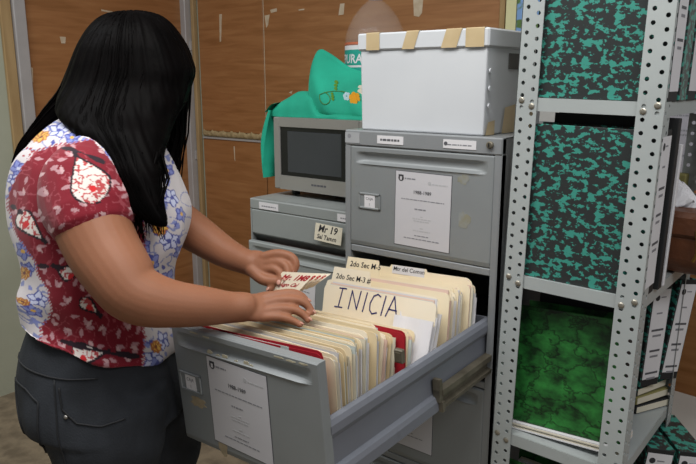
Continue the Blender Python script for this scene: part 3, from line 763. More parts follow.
    # outer edges
def post(parent, x, y, z1, wx, wy, sx, sy, fast=False):
    m = MB()
    if fast:
        m.box((min(x, x+sx*wx), y, 0), (max(x, x+sx*wx), y+.002, z1)); m.box((x-.001, min(y, y+sy*wy), 0), (x+.001, max(y, y+sy*wy), z1))
    else:
        flange(m, wx, 0, z1, 'x', (x, y), flip=sx); flange(m, wy, 0, z1, 'y', (x, y+.001), flip=sy)
    o = m.build('post', SHELFM, parent); fix_normals(o)
    return o
SW, SL, SZ = .306, .442, 2.05
rack = empty('shelving_rack', (SHX, SHY, 0), (0, TILT, 0)); tag(rack, 'pale grey slotted angle shelving rack full of marbled binders', 'shelf')
post(rack, 0, 0, SZ, .047, .045, 1, 1); post(rack, SW, 0, SZ, .052, .045, -1, 1)
post(rack, 0, SL, SZ, .047, .045, 1, -1); post(rack, SW, SL, SZ, .05, .045, -1, -1)
SHZ = [1.80, 1.423, 1.022, .624, .22]
for z in SHZ:
    m = MB(); t = .0015; lip = .028
    m.box((.004, .004, z-t), (SW-.004, SL-.004, z))
    m.box((.004, .0028, z-lip), (SW-.004, .006, z)); m.box((.004, SL-.006, z-lip), (SW-.004, SL-.0028, z))
    m.box((.0028, .004, z-lip), (.0045, SL-.004, z)); m.box((SW-.0045, .004, z-lip), (SW-.0028, SL-.004, z))
    m.box((.004, .004, z-lip), (SW-.004, .02, z-lip+t)); m.box((SW-.02, .004, z-lip), (SW-.003, SL-.004, z-lip+t))
    m.build('shelf_board', SHELFM, rack)
    for x in (.0117, .0352, SW-.013, SW-.039):
        b = MB(); dz = -.006 if x in (.0117, SW-.013) else -.018
        b.lathe([(.0066, 0), (.0066, .0012), (.0045, .0026), (.002, .003)], 12); o = b.build('bolt', mat('bolt_zinc', 'a9a497', .35, .7, '8a8478', 60), rack, loc=(x, -.0002, z+dz), rot=(math.pi/2, 0, 0))
def inrack(x, y, z, rz=0.0, ry=0.0, rx=0.0):
    M0 = Matrix.Translation((SHX, SHY, 0)) @ Matrix.Rotation(TILT, 4, 'Y')
    return M0 @ Matrix.Translation((x, y, z)) @ Matrix.Rotation(rz, 4, 'Z') @ Matrix.Rotation(rx, 4, 'X') @ Matrix.Rotation(ry, 4, 'Y')
BOARD_EDGE = mat('black_cloth_edge', '1c1d1f', .7)
def binder(name, label, mx, w=.25, th=.07, h=.335, cover=TEALM, group=None, lab=True, seed=0, edge=BOARD_EDGE, block=PAPER2, lid=False):
    """lever file: x 0..w (spine at x=w), y 0..th, z 0..h; boards, spine, page block, printed spine label"""
    root = empty(name); root.matrix_local = mx; tag(root, label, 'binder', group)
    t = .0028
    MB().rbox((0, 0, 0), (w, t, h), .001).build('front_board', cover, root)
    MB().rbox((0, th-t, 0), (w, th, h), .001).build('rear_board', cover, root)
    MB().rbox((w-t, t*.5, 0), (w+.0005, th-t*.5, h), .001).build('spine', edge, root)
    if lid: MB().rbox((.001, t*.5, h-t), (w-.001, th-t*.5, h), .0008).build('top_board', cover, root)
    m = MB()
    rnd = random.Random(seed); n = 6; a = t+.002; b = th-t-.004
    for k in range(n):
        y0 = a+(b-a)*k/n; m.box((.012+rnd.uniform(0, .006), y0, .008+rnd.uniform(0, .004)), (w-.014, y0+(b-a)/n*.93, h-.012-rnd.uniform(0, .008)), k % 2)
    m.build('page_block', [block, PAPER], root)
    if lab:
        m = MB(); yy = w+.0006; rnd = random.Random(seed+5)
        m.box((yy, .004, .02), (yy+.0008, th-.004, h-.012))
        x2 = yy+.0009
        def pb(y0, z0, ww, hh, mi): m.box((x2, y0, z0), (x2+.0003, y0+ww, z0+hh), mi)
        m.disc((x2, .018, h-.032), .008, 'x', 10, .0003, 1); pb(.03, h-.033, .018, .003, 2)
        pb(.022, h-.075, .02, .004, 2)
        for z_, ww in ((h-.12, .042), (h-.135, .030), (h-.175, .036), (h-.19, .028), (h-.235, .044), (h-.25, .03)): pb(th/2-ww/2, z_, ww, .0055, 3 if ww > .035 else 2)
        m.build('spine_label', [PAPER, INK, INKG, INKM], root)
    return root
# end binders, their covers seen through the rack's end
binder('lever_binder', 'teal and black marbled binder on the top shelf, cover facing out', inrack(.030, .012, SHZ[1]+.0008), .276, .072, .35, seed=1)
binder('lever_binder', 'teal and black marbled binder on the middle shelf, cover facing out', inrack(.030, .012, SHZ[2]+.0008), .275, .072, .345, seed=2)
binder('lever_binder', 'dark green veined binder on the lower shelf, tilted with white page edges below', inrack(.030, .040, SHZ[3]+.020, ry=-.070, rx=-.10), .258, .07, .288, cover=GREENM, seed=3, lab=False)
binder('lever_binder', 'added black binder darkening the gap above the tilted green binder', inrack(.030, .150, SHZ[3]+.001), .20, .06, .355, cover=BOARD_EDGE, seed=6, lab=False)  # binder added so the gap above the green one looks dark
m = MB()
for i in range(5): m.box((.0+.003*(i % 2), .002*(i % 3), i*.0035), (.255, .115, i*.0035+.0032), i % 2)
o = m.build('paper_stack', [PAPER, PAPER2]); o.matrix_local = inrack(.032, .030, SHZ[3]+.0005, ry=-.075); tag(o, 'white paper stack lying under the green veined binder', 'papers')
binder('lever_binder', 'dark green veined binder on the bottom shelf below the tilted one', inrack(.030, .02, SHZ[4]+.0008, rx=-.04), .255, .07, .32, cover=GREENM, seed=4)
# further binders along each shelf, spines to the open side
GB = 'binders with printed spine labels along the rack'
ROW1 = [(.095, .06, .0), (.165, .07, .02), (.245, .07, .03), (.325, .07, .03)]
for i, (y, th, ln) in enumerate(ROW1):
    binder('lever_binder', ['teal edged binder on the top shelf, second from the rack end', 'black edged binder on the top shelf, third from the rack end', 'binder on the top shelf, fourth from the rack end', 'binder on the top shelf, fifth from the rack end', 'binder on the top shelf, sixth from the rack end'][i], inrack(.045, y, SHZ[1]+.001+.07*math.sin(max(0, ln))*0, rx=-ln), .262, th, .345, group=GB, seed=10+i, edge=TEALM if i == 0 else BOARD_EDGE, lab=i != 0)
binder('thin_binder', 'thin black binder standing beside the middle shelf marbled binder', inrack(.050, .098, SHZ[2]+.001), .262, .026, .366, cover=BOARD_EDGE, seed=21, lab=False)
r = binder('thin_binder', 'thin white document folder standing beside the thin black binder', inrack(.045, .134, SHZ[2]+.001, rx=-.04), .268, .014, .31, cover=PAPER, edge=PAPER, seed=22, lab=False)
def by_spine(xs, ys, z, rz, w, th, lean=0.0):
    """rack matrix that puts the foot of the spine's middle at xs, ys with the spine turned by rz"""
    return inrack(xs, ys, z+abs(math.sin(lean))*th/2, rz=rz) @ Matrix.Rotation(-lean, 4, 'X') @ Matrix.Translation((-w, -th/2, 0))
LEAN = [(.268, .322, -.45, .03), (.297, .388, -.45, .13)]
for i, (xs, ys, rz, ln) in enumerate(LEAN):
    binder('lever_binder', ['white labelled binder leaning on the lower shelf, nearest the rack post', 'white labelled leaning binder on the lower shelf, farther from the rack post'][i], by_spine(xs, ys, SHZ[3]+.078, rz, .24, .066, ln), .24, .066, .268, group=GB, seed=30+i)
for i in range(3):
    m = MB(); m.rbox((-.21+.01*i, -.05, 0), (-.004*i, .075, .022), .002, 0); m.box((-.20+.01*i, -.048, .003), (.001-.004*i, .070, .019), 1)
    o = m.build('ledger_book', [(BOARD_EDGE, mat('olive_card', '8b8450', .8), TEALM)[i], PAPER2]); o.matrix_local = inrack(.272, .345, SHZ[3]+.001+.0245*i, rz=-.45+.06*i)
    tag(o, ['black ledger lying flat on the lower shelf, bottom of three under the binders', 'olive ledger lying flat between two others under the leaning binders', 'marbled ledger lying flat directly under the leaning binders'][i], 'book')
# two binders standing askew on the bottom shelf
binder('lever_binder', 'marbled binder standing askew on the bottom shelf, nearer the rack post', by_spine(.300, .250, SHZ[4]+.0015, -.95, .22, .07, .10), .22, .07, .345, seed=41, lid=True)
binder('lever_binder', 'marbled binder standing askew on the bottom shelf, partly out of frame', by_spine(.375, .305, SHZ[4]+.0015, -.95, .20, .07, .06), .20, .07, .34, seed=42, lid=True)
root = empty('archive_carton', (.665, .505, 0), (0, 0, -.1)); tag(root, 'pale archive carton standing on the floor behind the shelving rack', 'carton')
CART = mat('pale_carton', 'b9b3aa', .8)
m = MB(); m.box((0, 0, 0), (.34, .30, .006)); m.box((0, 0, 0), (.34, .004, .46)); m.box((0, .296, 0), (.34, .30, .46)); m.box((0, 0, 0), (.004, .3, .46)); m.box((.336, 0, 0), (.34, .3, .46)); m.build('body', CART, root)
MB().rbox((-.003, -.003, .44), (.343, .303, .485), .003).build('lid', CART, root)
# leather briefcase on the middle shelf
LEA = mat('brown_leather', '6b3f26', .5, col2='55301c', scale=14, bump=.15, bscale=90); BRASS = mat('brass', 'a8874a', .3, .9)
root = empty('briefcase', (0, 0, 0)); root.matrix_local = inrack(.062, .332, SHZ[2]+.001, rz=.02); tag(root, 'brown leather briefcase with brass clasp on the middle shelf', 'briefcase')
m = MB(); rings = []
for (z, d, k) in ((0, .07, 0), (.03, .10, 0), (.09, .105, .004), (.125, .085, .008), (.145, .06, .01)):
    rings.append([(.0+k, -d, z), (.30-k, -d, z), (.30-k, d*.6, z), (k, d*.6, z)])
m.loft(rings); b_ = m.build('body', LEA, root); bevel(b_, .012, 3)
MB().rbox((-.002, -.113, .090), (.303, .07, .152), .012).build('flap', LEA, root)
MB().rbox((.07, -.118, .045), (.10, -.106, .14), .003).build('strap', LEA, root); MB().rbox((.072, -.121, .05), (.098, -.116, .075), .002).build('clasp', BRASS, root)
m = MB(); m.tube([(.285, -.113, .115), (.29, -.12, .09), (.292, -.12, .065), (.285, -.118, .045)], .004, 6); m.build('key_hook', BRASS, root)
m = MB(); m.tube([(.09, -.02, .150), (.10, -.02, .168), (.15, -.02, .178), (.20, -.02, .168), (.21, -.02, .150)], .007, 8); m.build('handle', LEA, root, smooth=True)
m = MB(); rp = random.Random(4); m.grid(lambda u, v: (.09*u, .05*v+.006*math.sin(9*u), .006+.05*math.sin(2*u+1)*v+.008*math.sin(7*u+5*v)), 6, 6); m.grid(lambda u, v: (.09*u+.01, .05*v+.01+.006*math.sin(8*u), .0+.045*math.sin(2*u+1)*v+.008*math.sin(6*u+5*v)), 6, 6); m.grid(lambda u, v: (.09*u, .05*v+.006*math.sin(9*u), .004+.05*math.sin(2*u+1)*v+.008*math.sin(7*u+5*v)), 6, 6, 0, True)
o = m.build('crumpled_paper', PAPER); o.matrix_local = inrack(.228, .290, SHZ[2]+.157); tag(o, 'crumpled white paper lying on the leather briefcase', 'paper')
# printed carton and olive folder standing at the rear of the middle shelf
m = MB(); m.box((0, -.0015, 0), (.30, 0, .34)); rg = random.Random(8)
for z_, ww in ((.28, .16), (.235, .2), (.22, .17), (.17, .19), (.155, .2), (.10, .14), (.085, .16)): greek(m, .05, z_, ww, .006, 1, rg, -.0016)
o = m.build('printed_notice', [mat('grey_notice', 'a9a7ae', .8), INKG], loc=(.40, YW-.0118, 1.12)); tag(o, 'grey printed notice on the back wall beyond the shelving rack', 'notice')
m = MB(); m.rbox((0, 0, 0), (.20, .036, .215), .003); m.box((-.001, -.001, .165), (.201, .030, .185), 1); o = m.build('olive_box', [MATS['olive_card'], mat('olive_dark', '6d4a34', .7)]); o.matrix_local = inrack(.075, .403, SHZ[2]+.001); tag(o, 'olive card box standing behind the briefcase on the middle shelf', 'box')
# ------------------------------------------------------------------ the woman at the drawer
RX = Vector((.7844, .6202, 0)); FY = Vector((-.6202, .7844, 0)); UP = Vector((0, 0, 1))
TORSO = [(-0.241, -0.581, 1.389, 0.0479, 0.06), (-0.236, -0.582, 1.372, 0.0847, 0.09), (-0.235, -0.587, 1.35, 0.1137, 0.115), (-0.234, -0.594, 1.324, 0.1394, 0.145), (-0.231, -0.601, 1.294, 0.1594, 0.165), (-0.225, -0.605, 1.259, 0.1728, 0.172), (-0.216, -0.609, 1.22, 0.184, 0.172), (-0.206, -0.612, 1.18, 0.1895, 0.17), (-0.2, -0.618, 1.143, 0.1862, 0.168), (-0.194, -0.626, 1.1, 0.1773, 0.165), (-0.195, -0.63, 1.043, 0.165, 0.165), (-0.197, -0.634, 0.985, 0.157, 0.168), (-0.2, -0.635, 0.944, 0.158, 0.172), (-0.201, -0.639, 0.907, 0.1619, 0.178)]
HIPS = [(-0.201, -0.639, 0.966, 0.1313, 0.15), (-0.2, -0.641, 0.922, 0.1478, 0.16), (-0.205, -0.641, 0.889, 0.1579, 0.172), (-0.208, -0.641, 0.852, 0.1669, 0.182), (-0.207, -0.641, 0.803, 0.1784, 0.19), (-0.196, -0.645, 0.758, 0.1784, 0.192), (-0.183, -0.646, 0.717, 0.1715, 0.188)]
HAIR = [(-0.227, -0.482, 1.611, 0.0316, 0.03), (-0.227, -0.485, 1.6, 0.0655, 0.06), (-0.223, -0.49, 1.574, 0.0949, 0.085), (-0.218, -0.496, 1.536, 0.1197, 0.1), (-0.214, -0.502, 1.503, 0.1333, 0.105), (-0.211, -0.507, 1.477, 0.1412, 0.108), (-0.21, -0.521, 1.448, 0.1407, 0.108), (-0.201, -0.542, 1.416, 0.1416, 0.108), (-0.178, -0.572, 1.384, 0.1279, 0.1), (-0.132, -0.596, 1.355, 0.1032, 0.085), (-0.081, -0.619, 1.318, 0.0755, 0.06), (-0.041, -0.637, 1.281, 0.0577, 0.045), (-0.013, -0.644, 1.244, 0.0441, 0.033), (0.007, -0.646, 1.214, 0.0369, 0.026), (0.029, -0.643, 1.19, 0.0258, 0.016), (0.043, -0.639, 1.174, 0.0109, 0.006)]
HAIR_FAR = [(-0.164, -0.423, 1.504, 0.0345, 0.05), (-0.167, -0.418, 1.436, 0.0291, 0.045), (-0.159, -0.431, 1.368, 0.021, 0.035), (-0.153, -0.446, 1.3, 0.0163, 0.03), (-0.141, -0.468, 1.233, 0.0139, 0.02), (-0.132, -0.49, 1.178, 0.0092, 0.01)]
HAIR_BACK = [(-0.27, -0.527, 1.526, 0.06), (-0.297, -0.567, 1.459, 0.05), (-0.323, -0.6, 1.415, 0.034), (-0.341, -0.636, 1.382, 0.024), (-0.355, -0.669, 1.349, 0.015), (-0.364, -0.7, 1.315, 0.01), (-0.365, -0.723, 1.279, 0.004)]
ARM_R = [(-0.14, -0.665, 1.272, 0.066), (-0.106, -0.707, 1.238, 0.073), (-0.066, -0.723, 1.184, 0.074), (-0.027, -0.726, 1.134, 0.071), (0.015, -0.723, 1.092, 0.066), (0.044, -0.716, 1.061, 0.06), (0.071, -0.693, 1.043, 0.054), (0.098, -0.656, 1.03, 0.046), (0.124, -0.606, 1.018, 0.04), (0.142, -0.562, 1.008, 0.033), (0.157, -0.532, 1.004, 0.031)]
ARM_L = [(-0.284, -0.508, 1.261, 0.07), (-0.281, -0.459, 1.195, 0.062), (-0.252, -0.426, 1.138, 0.055), (-0.206, -0.408, 1.118, 0.052), (-0.135, -0.399, 1.089, 0.046), (-0.056, -0.391, 1.059, 0.037), (0.004, -0.386, 1.046, 0.03), (0.027, -0.382, 1.042, 0.029)]
SLEEVE_R = [(-0.152, -0.641, 1.298, 0.058), (-0.121, -0.691, 1.268, 0.082), (-0.096, -0.713, 1.232, 0.088), (-0.077, -0.719, 1.202, 0.089)]
SLEEVE_L = [(-0.284, -0.528, 1.279, 0.07), (-0.285, -0.469, 1.215, 0.078), (-0.267, -0.442, 1.169, 0.075)]
NECK = [(-0.24, -0.595, 1.339, 0.065), (-0.222, -0.57, 1.376, 0.06), (-0.212, -0.538, 1.415, 0.058), (-0.203, -0.517, 1.442, 0.06)]
HR_PALM = [(0.152, -0.538, 1.004, 0.029), (0.17, -0.51, 0.998, 0.03), (0.186, -0.485, 0.995, 0.026)]
HR_INDEX = [(0.17, -0.493, 1.013, 0.0115), (0.185, -0.469, 1.019, 0.0105), (0.205, -0.441, 1.021, 0.0095), (0.22, -0.427, 1.014, 0.0088), (0.231, -0.421, 1.003, 0.0075)]
HR_MIDDLE = [(0.18, -0.497, 1.006, 0.0115), (0.198, -0.471, 1.011, 0.0105), (0.223, -0.443, 1.009, 0.0098), (0.239, -0.429, 0.998, 0.009), (0.25, -0.427, 0.984, 0.0078)]
HR_RING = [(0.188, -0.505, 0.994, 0.0115), (0.207, -0.481, 0.996, 0.0105), (0.229, -0.458, 0.993, 0.0095), (0.245, -0.446, 0.982, 0.0088), (0.254, -0.444, 0.973, 0.0075)]
HR_PINKY = [(0.19, -0.514, 0.984, 0.0105), (0.211, -0.494, 0.984, 0.0095), (0.229, -0.478, 0.979, 0.0085), (0.242, -0.468, 0.972, 0.0078), (0.25, -0.464, 0.967, 0.0068)]
HR_THUMB = [(0.152, -0.509, 1.005, 0.015), (0.155, -0.477, 1.009, 0.013), (0.165, -0.449, 1.008, 0.0115), (0.179, -0.43, 1.004, 0.0095)]
HL_PALM = [(0.006, -0.387, 1.046, 0.028), (0.038, -0.38, 1.043, 0.031), (0.068, -0.372, 1.042, 0.028)]
HL_INDEX = [(0.061, -0.376, 1.063, 0.0125), (0.092, -0.362, 1.072, 0.0118), (0.121, -0.35, 1.067, 0.011), (0.135, -0.35, 1.053, 0.0098), (0.135, -0.356, 1.038, 0.0082)]
HL_MIDDLE = [(0.068, -0.378, 1.05, 0.012), (0.097, -0.368, 1.055, 0.011), (0.12, -0.366, 1.049, 0.0105), (0.131, -0.372, 1.034, 0.0092), (0.132, -0.379, 1.024, 0.0078)]
HL_RING = [(0.068, -0.384, 1.037, 0.0115), (0.096, -0.377, 1.04, 0.0108), (0.114, -0.376, 1.029, 0.0098), (0.117, -0.384, 1.015, 0.0085)]
HL_PINKY = [(0.062, -0.392, 1.024, 0.0105), (0.086, -0.387, 1.02, 0.0098), (0.1, -0.389, 1.008, 0.0088), (0.098, -0.397, 0.998, 0.0075)]
HL_THUMB = [(0.043, -0.398, 1.033, 0.0155), (0.076, -0.396, 1.017, 0.014), (0.103, -0.385, 1.015, 0.0118), (0.12, -0.373, 1.023, 0.0092)]
LEG_NEAR = [(-0.140, -0.695, 0.808, 0.150, 0.09), (-0.128, -0.700, 0.755, 0.148, 0.1), (-0.118, -0.703, 0.691, 0.128, 0.1), (-0.115, -0.70, 0.616, 0.108, 0.095), (-0.118, -0.70, 0.50, 0.086, 0.085), (-0.12, -0.70, 0.43, 0.076, 0.075), (-0.125, -0.70, 0.30, 0.07, 0.066), (-0.13, -0.70, 0.16, 0.056, 0.052), (-0.13, -0.70, 0.07, 0.052, 0.05)]
LEG_FAR = [(-0.223, -0.555, 0.79, 0.15, 0.09), (-0.199, -0.542, 0.73, 0.15, 0.1), (-0.179, -0.538, 0.66, 0.135, 0.1), (-0.174, -0.536, 0.58, 0.112, 0.095), (-0.179, -0.536, 0.48, 0.088, 0.085), (-0.184, -0.536, 0.41, 0.076, 0.075), (-0.194, -0.536, 0.29, 0.07, 0.066), (-0.199, -0.536, 0.15, 0.056, 0.052), (-0.199, -0.536, 0.07, 0.052, 0.05)]
def ering(c, a, b, n=28, e=2.25):
    out = []
    for k in range(n):
        t = 2*math.pi*k/n; ct, st = math.cos(t), math.sin(t)
        x = a*math.copysign(abs(ct)**(2/e), ct); y = b*math.copysign(abs(st)**(2/e), st)
        out.append(tuple(Vector(c)+RX*x+FY*y))
    return out
def spl(rows, n=4):
    """smooth resampling of point rows (Catmull-Rom)"""
    R = [np.array(r_, float) for r_ in rows]; R = [2*R[0]-R[1]]+R+[2*R[-1]-R[-2]]; out = []
    for i in range(1, len(R)-2):
        for k in range(n):
            t = k/n; a, b, c, d = R[i-1], R[i], R[i+1], R[i+2]
            out.append(.5*(2*b+(c-a)*t+(2*a-5*b+4*c-d)*t*t+(3*b-a-3*c+d)*t**3))
    out.append(R[-2])
    return out
def body_loft(m, rows, grow=0.0, n=4):
    m.loft([ering(r_[:3], max(.004, r_[3]+grow), max(.004, r_[4]+grow)) for r_ in reversed(spl(rows, n))])
def limb(m, rows, grow=0.0, n=4, k=16):
    s = spl(rows, n); rad = [max(.003, r_[3]+grow) for r_ in s]
    pts = [Vector(r_[:3]) for r_ in s]
    # rounded ends
    t0 = (pts[0]-pts[1]).normalized(); t1 = (pts[-1]-pts[-2]).normalized(); r0, r1 = rad[0], rad[-1]
    P = [pts[0]+t0*r0*c for c in (.97, .75, .4)]+pts+[pts[-1]+t1*r1*c for c in (.4, .75, .97)]
    Q = [r0*c for c in (.25, .66, .92)]+rad+[r1*c for c in (.92, .66, .25)]
    m.tube(P, Q, max(k, 26) if max(rad) > .02 else k)
def ellipsoid(m, c, ax, ay, az, dirs, n=20, k=14):
    X, Y, Z = dirs; rings = []
    for i in range(1, k):
        t = math.pi*i/k; r = math.sin(t); z = -math.cos(t)
        rings.append([tuple(Vector(c)+X*ax*r*math.cos(2*math.pi*j/n)+Y*ay*r*math.sin(2*math.pi*j/n)+Z*az*z) for j in range(n)])
    m.loft(rings)
def solidify_union(m, name, voxel, smooth=3, factor=.5):
    """weld overlapping closed pieces into one continuous skin"""
    me = bpy.data.meshes.new('tmp'); me.from_pydata(m.v, [], m.f)
    bm = bmesh.new(); bm.from_mesh(me); bmesh.ops.recalc_face_normals(bm, faces=bm.faces); bm.to_mesh(me); bm.free()
    o = bpy.data.objects.new('tmp', me); COL.objects.link(o)
    r_ = o.modifiers.new('r', 'REMESH'); r_.mode = 'VOXEL'; r_.voxel_size = voxel; r_.use_smooth_shade = True
    if smooth:
        s_ = o.modifiers.new('s', 'SMOOTH'); s_.factor = factor; s_.iterations = smooth
    dg = bpy.context.evaluated_depsgraph_get()
    out = bpy.data.meshes.new_from_object(o.evaluated_get(dg)); out.name = name
    bpy.data.objects.remove(o)
    out.polygons.foreach_set('use_smooth', [True]*len(out.polygons))
    return out
def coords(me):
    a = np.empty(len(me.vertices)*3); me.vertices.foreach_get('co', a); return a.reshape(-1, 3)
def paint(me, rgb):
    at = me.color_attributes.new('print', 'FLOAT_COLOR', 'POINT')
    at.data.foreach_set('color', np.concatenate([rgb, np.ones((len(rgb), 1))], 1).astype(np.float32).ravel())
# --- value noise for prints
_rs = np.random.RandomState(5); _T = _rs.rand(64, 64)
def vnoise(u, v):
    i = np.floor(u).astype(int); j = np.floor(v).astype(int); a = u-i; b = v-j
    a = a*a*(3-2*a); b = b*b*(3-2*b)
    g = lambda x, y: _T[x % 64, y % 64]
    return (g(i, j)*(1-a)+g(i+1, j)*a)*(1-b)+(g(i, j+1)*(1-a)+g(i+1, j+1)*a)*b
def fbm(u, v): return .55*vnoise(u, v)+.3*vnoise(u*2.1+7, v*2.1+3)+.15*vnoise(u*4.3+1, v*4.3+9)
def L3(h): return np.array(lin(h)[:3])
# --- body: torso core, limbs, hands, neck, head in one skin
b = MB()
body_loft(b, TORSO[:-3], -.026); body_loft(b, HIPS[1:], -.026); limb(b, [tuple(TORSO[-5][:3])+(.10,), tuple(HIPS[2][:3])+(.10,)]); body_loft(b, LEG_NEAR, -.010); body_loft(b, LEG_FAR, -.010)
limb(b, ARM_R); limb(b, ARM_L); limb(b, NECK)
for nm in ('HR', 'HL'):
    G = globals()
    for part in ('PALM', 'INDEX', 'MIDDLE', 'RING', 'PINKY', 'THUMB'):
        rows = G[nm+'_'+part]
        if part != 'PALM': limb(b, rows, 0, 4, 12)
# flattened palms that carry the finger roots
def palm(rows, knuckles, thick):
    w0 = Vector(rows[0][:3]); ks = [Vector(k_[0][:3]) for k_ in knuckles]; kc = sum(ks, Vector())/4
    ax = (kc-w0).normalized(); side = (ks[0]-ks[3]); side = (side-ax*side.dot(ax)); hw = side.length/2; side.normalize(); nr = ax.cross(side)
    L = (kc-w0).length; rings = []
    for t, wv, th in ((-.15, .026, .024), (.1, .027, .021), (.35, hw+.010, .019), (.7, hw+.012, .016), (1.0, hw+.009, .0135), (1.12, hw+.002, .009)):
        c = w0+ax*L*t
        rings.append([tuple(c+side*wv*math.cos(2*math.pi*k_/16)+nr*th*math.sin(2*math.pi*k_/16)) for k_ in range(16)])
    b.loft(rings)
palm(HR_PALM, (HR_INDEX, HR_MIDDLE, HR_RING, HR_PINKY), .02); palm(HL_PALM, (HL_INDEX, HL_MIDDLE, HL_RING, HL_PINKY), .02)
# head: looks down and forward
HC = Vector((-.200, -.500, 1.487)); hp = math.radians(42)
FD = (RX*math.cos(hp)-UP*math.sin(hp)); FD = (FD+FY*.05).normalized(); HU = (RX*math.sin(hp)+UP*math.cos(hp)); HU = (HU-FD*HU.dot(FD)).normalized(); HS = HU.cross(FD)
ellipsoid(b, HC+HU*.02-FD*.012, .094, .074, .088, (FD, HS, HU))
hd = []
for z, f0, f1, sd in ((.06, -.05, .072, .062), (.03, -.06, .085, .068), (.0, -.055, .086, .069), (-.03, -.04, .084, .066), (-.055, -.02, .082, .058), (-.08, .0, .078, .046), (-.100, .02, .074, .032), (-.112, .035, .066, .018)):
    c = HC+HU*z+FD*(f0+f1)/2; a_ = (f1-f0)/2
    hd.append([tuple(c+FD*a_*math.cos(2*math.pi*k_/20)+HS*sd*math.sin(2*math.pi*k_/20)) for k_ in range(20)])
b.loft(hd[::-1])
b.tube([HC+FD*.078+HU*.012, HC+FD*.090-HU*.008, HC+FD*.103-HU*.030, HC+FD*.088-HU*.040], [.007, .009, .0125, .008], 10)
for s_ in (-1, 1):
    ellipsoid(b, HC+FD*.092-HU*.034+HS*.010*s_, .009, .007, .006, (FD, HS, HU), 10, 8)
    ellipsoid(b, HC+FD*.070+HU*.002+HS*.031*s_, .015, .016, .011, (FD, HS, HU), 12, 8)
    ellipsoid(b, HC-FD*.002-HU*.008+HS*.070*s_, .018, .007, .030, (FD, HS, HU), 12, 10)
ellipsoid(b, HC+FD*.078-HU*.060, .012, .024, .0055, (FD, HS, HU), 12, 8); ellipsoid(b, HC+FD*.076-HU*.070, .012, .021, .006, (FD, HS, HU), 12, 8)
# bare feet stay inside the shoes
for L_ in (LEG_NEAR, LEG_FAR):
    c = Vector(L_[-1][:3]); limb(b, [tuple(c+RX*-.03-UP*.03)+(.035,), tuple(c+RX*.05-UP*.035)+(.033,), tuple(c+RX*.13-UP*.045)+(.024,)])
me = solidify_union(b, 'person', .003, 4)
co = coords(me)
skin = np.tile(L3('926147'), (len(co), 1))
n_ = fbm(co[:, 0]*30+co[:, 2]*20, co[:, 1]*30+co[:, 2]*9)
skin *= (0.92+.16*n_)[:, None]
for nm in ('HR', 'HL'):
    for part in ('INDEX', 'MIDDLE', 'RING', 'PINKY', 'THUMB'):
        rows = globals()[nm+'_'+part]; tip = np.array(rows[-1][:3]); d_ = np.linalg.norm(co-tip, axis=1)
        k_ = np.clip(1-d_/.014, 0, 1)[:, None]; skin = skin*(1-.45*k_)+L3('b97f6b')*.45*k_
        kn = np.array(rows[1][:3]); k_ = np.clip(1-np.linalg.norm(co-kn, axis=1)/.012, 0, 1)[:, None]; skin *= (1-.10*k_)
rel = co-np.array(HC); fdv = rel@np.array(FD); huv = rel@np.array(HU); hsv = rel@np.array(HS)
for s_ in (-1, 1):
    e_ = ((hsv-.031*s_)/.013)**2+((huv-.0)/.006)**2 < 1; skin[e_ & (fdv > .06)] = L3('e6e0da')
    e_ = ((hsv-.031*s_)/.0055)**2+((huv-.0)/.0055)**2 < 1; skin[e_ & (fdv > .06)] = L3('20140e')
    e_ = (abs(hsv-.031*s_) < .018) & (abs(huv-.020+.25*abs(hsv-.031*s_)) < .003); skin[e_ & (fdv > .05)] = L3('1d1512')
e_ = (abs(hsv) < .024) & (abs(huv+.065) < .010) & (fdv > .06); skin[e_] = L3('9c4f48')
e_ = (abs(hsv) < .022) & (abs(huv+.065) < .0013) & (fdv > .06); skin[e_] = L3('4a2420')
paint(me, skin)
me.materials.append(attr_mat('skin', .55, 0, .35, .06, 250, .10))
person = bpy.data.objects.new('person', me); COL.objects.link(person)
tag(person, 'person with long black hair in floral blouse searching the open drawer', 'person')
# nails
for nm in ('HR', 'HL'):
    for part in ('INDEX', 'MIDDLE', 'RING', 'PINKY', 'THUMB'):
        rows = globals()[nm+'_'+part]; p = Vector(rows[-1][:3]); q = Vector(rows[-2][:3]); ax = (p-q).normalized()
        kn = Vector(globals()[nm+'_MIDDLE'][0][:3]); wr = Vector(globals()[nm+'_PALM'][0][:3])
        out = (UP-ax*UP.dot(ax)); out = (out+RX*.3 if nm == 'HR' else out).normalized(); out = (out-ax*out.dot(ax)).normalized(); sd = ax.cross(out); r_ = rows[-1][3]
        c = p+ax*r_*.25+out*r_*.80
        m = MB(); ellipsoid(m, c, r_*.85, r_*.62, r_*.22, (ax, sd, out), 10, 6)
        m.build('fingernail', mat('nail', 'c08d7c', .35), person, smooth=True)
# --- blouse
b = MB()
body_loft(b, TORSO, .0)
limb(b, SLEEVE_R); limb(b, SLEEVE_L)
me = solidify_union(b, 'blouse', .0027, 8)
co = coords(me)
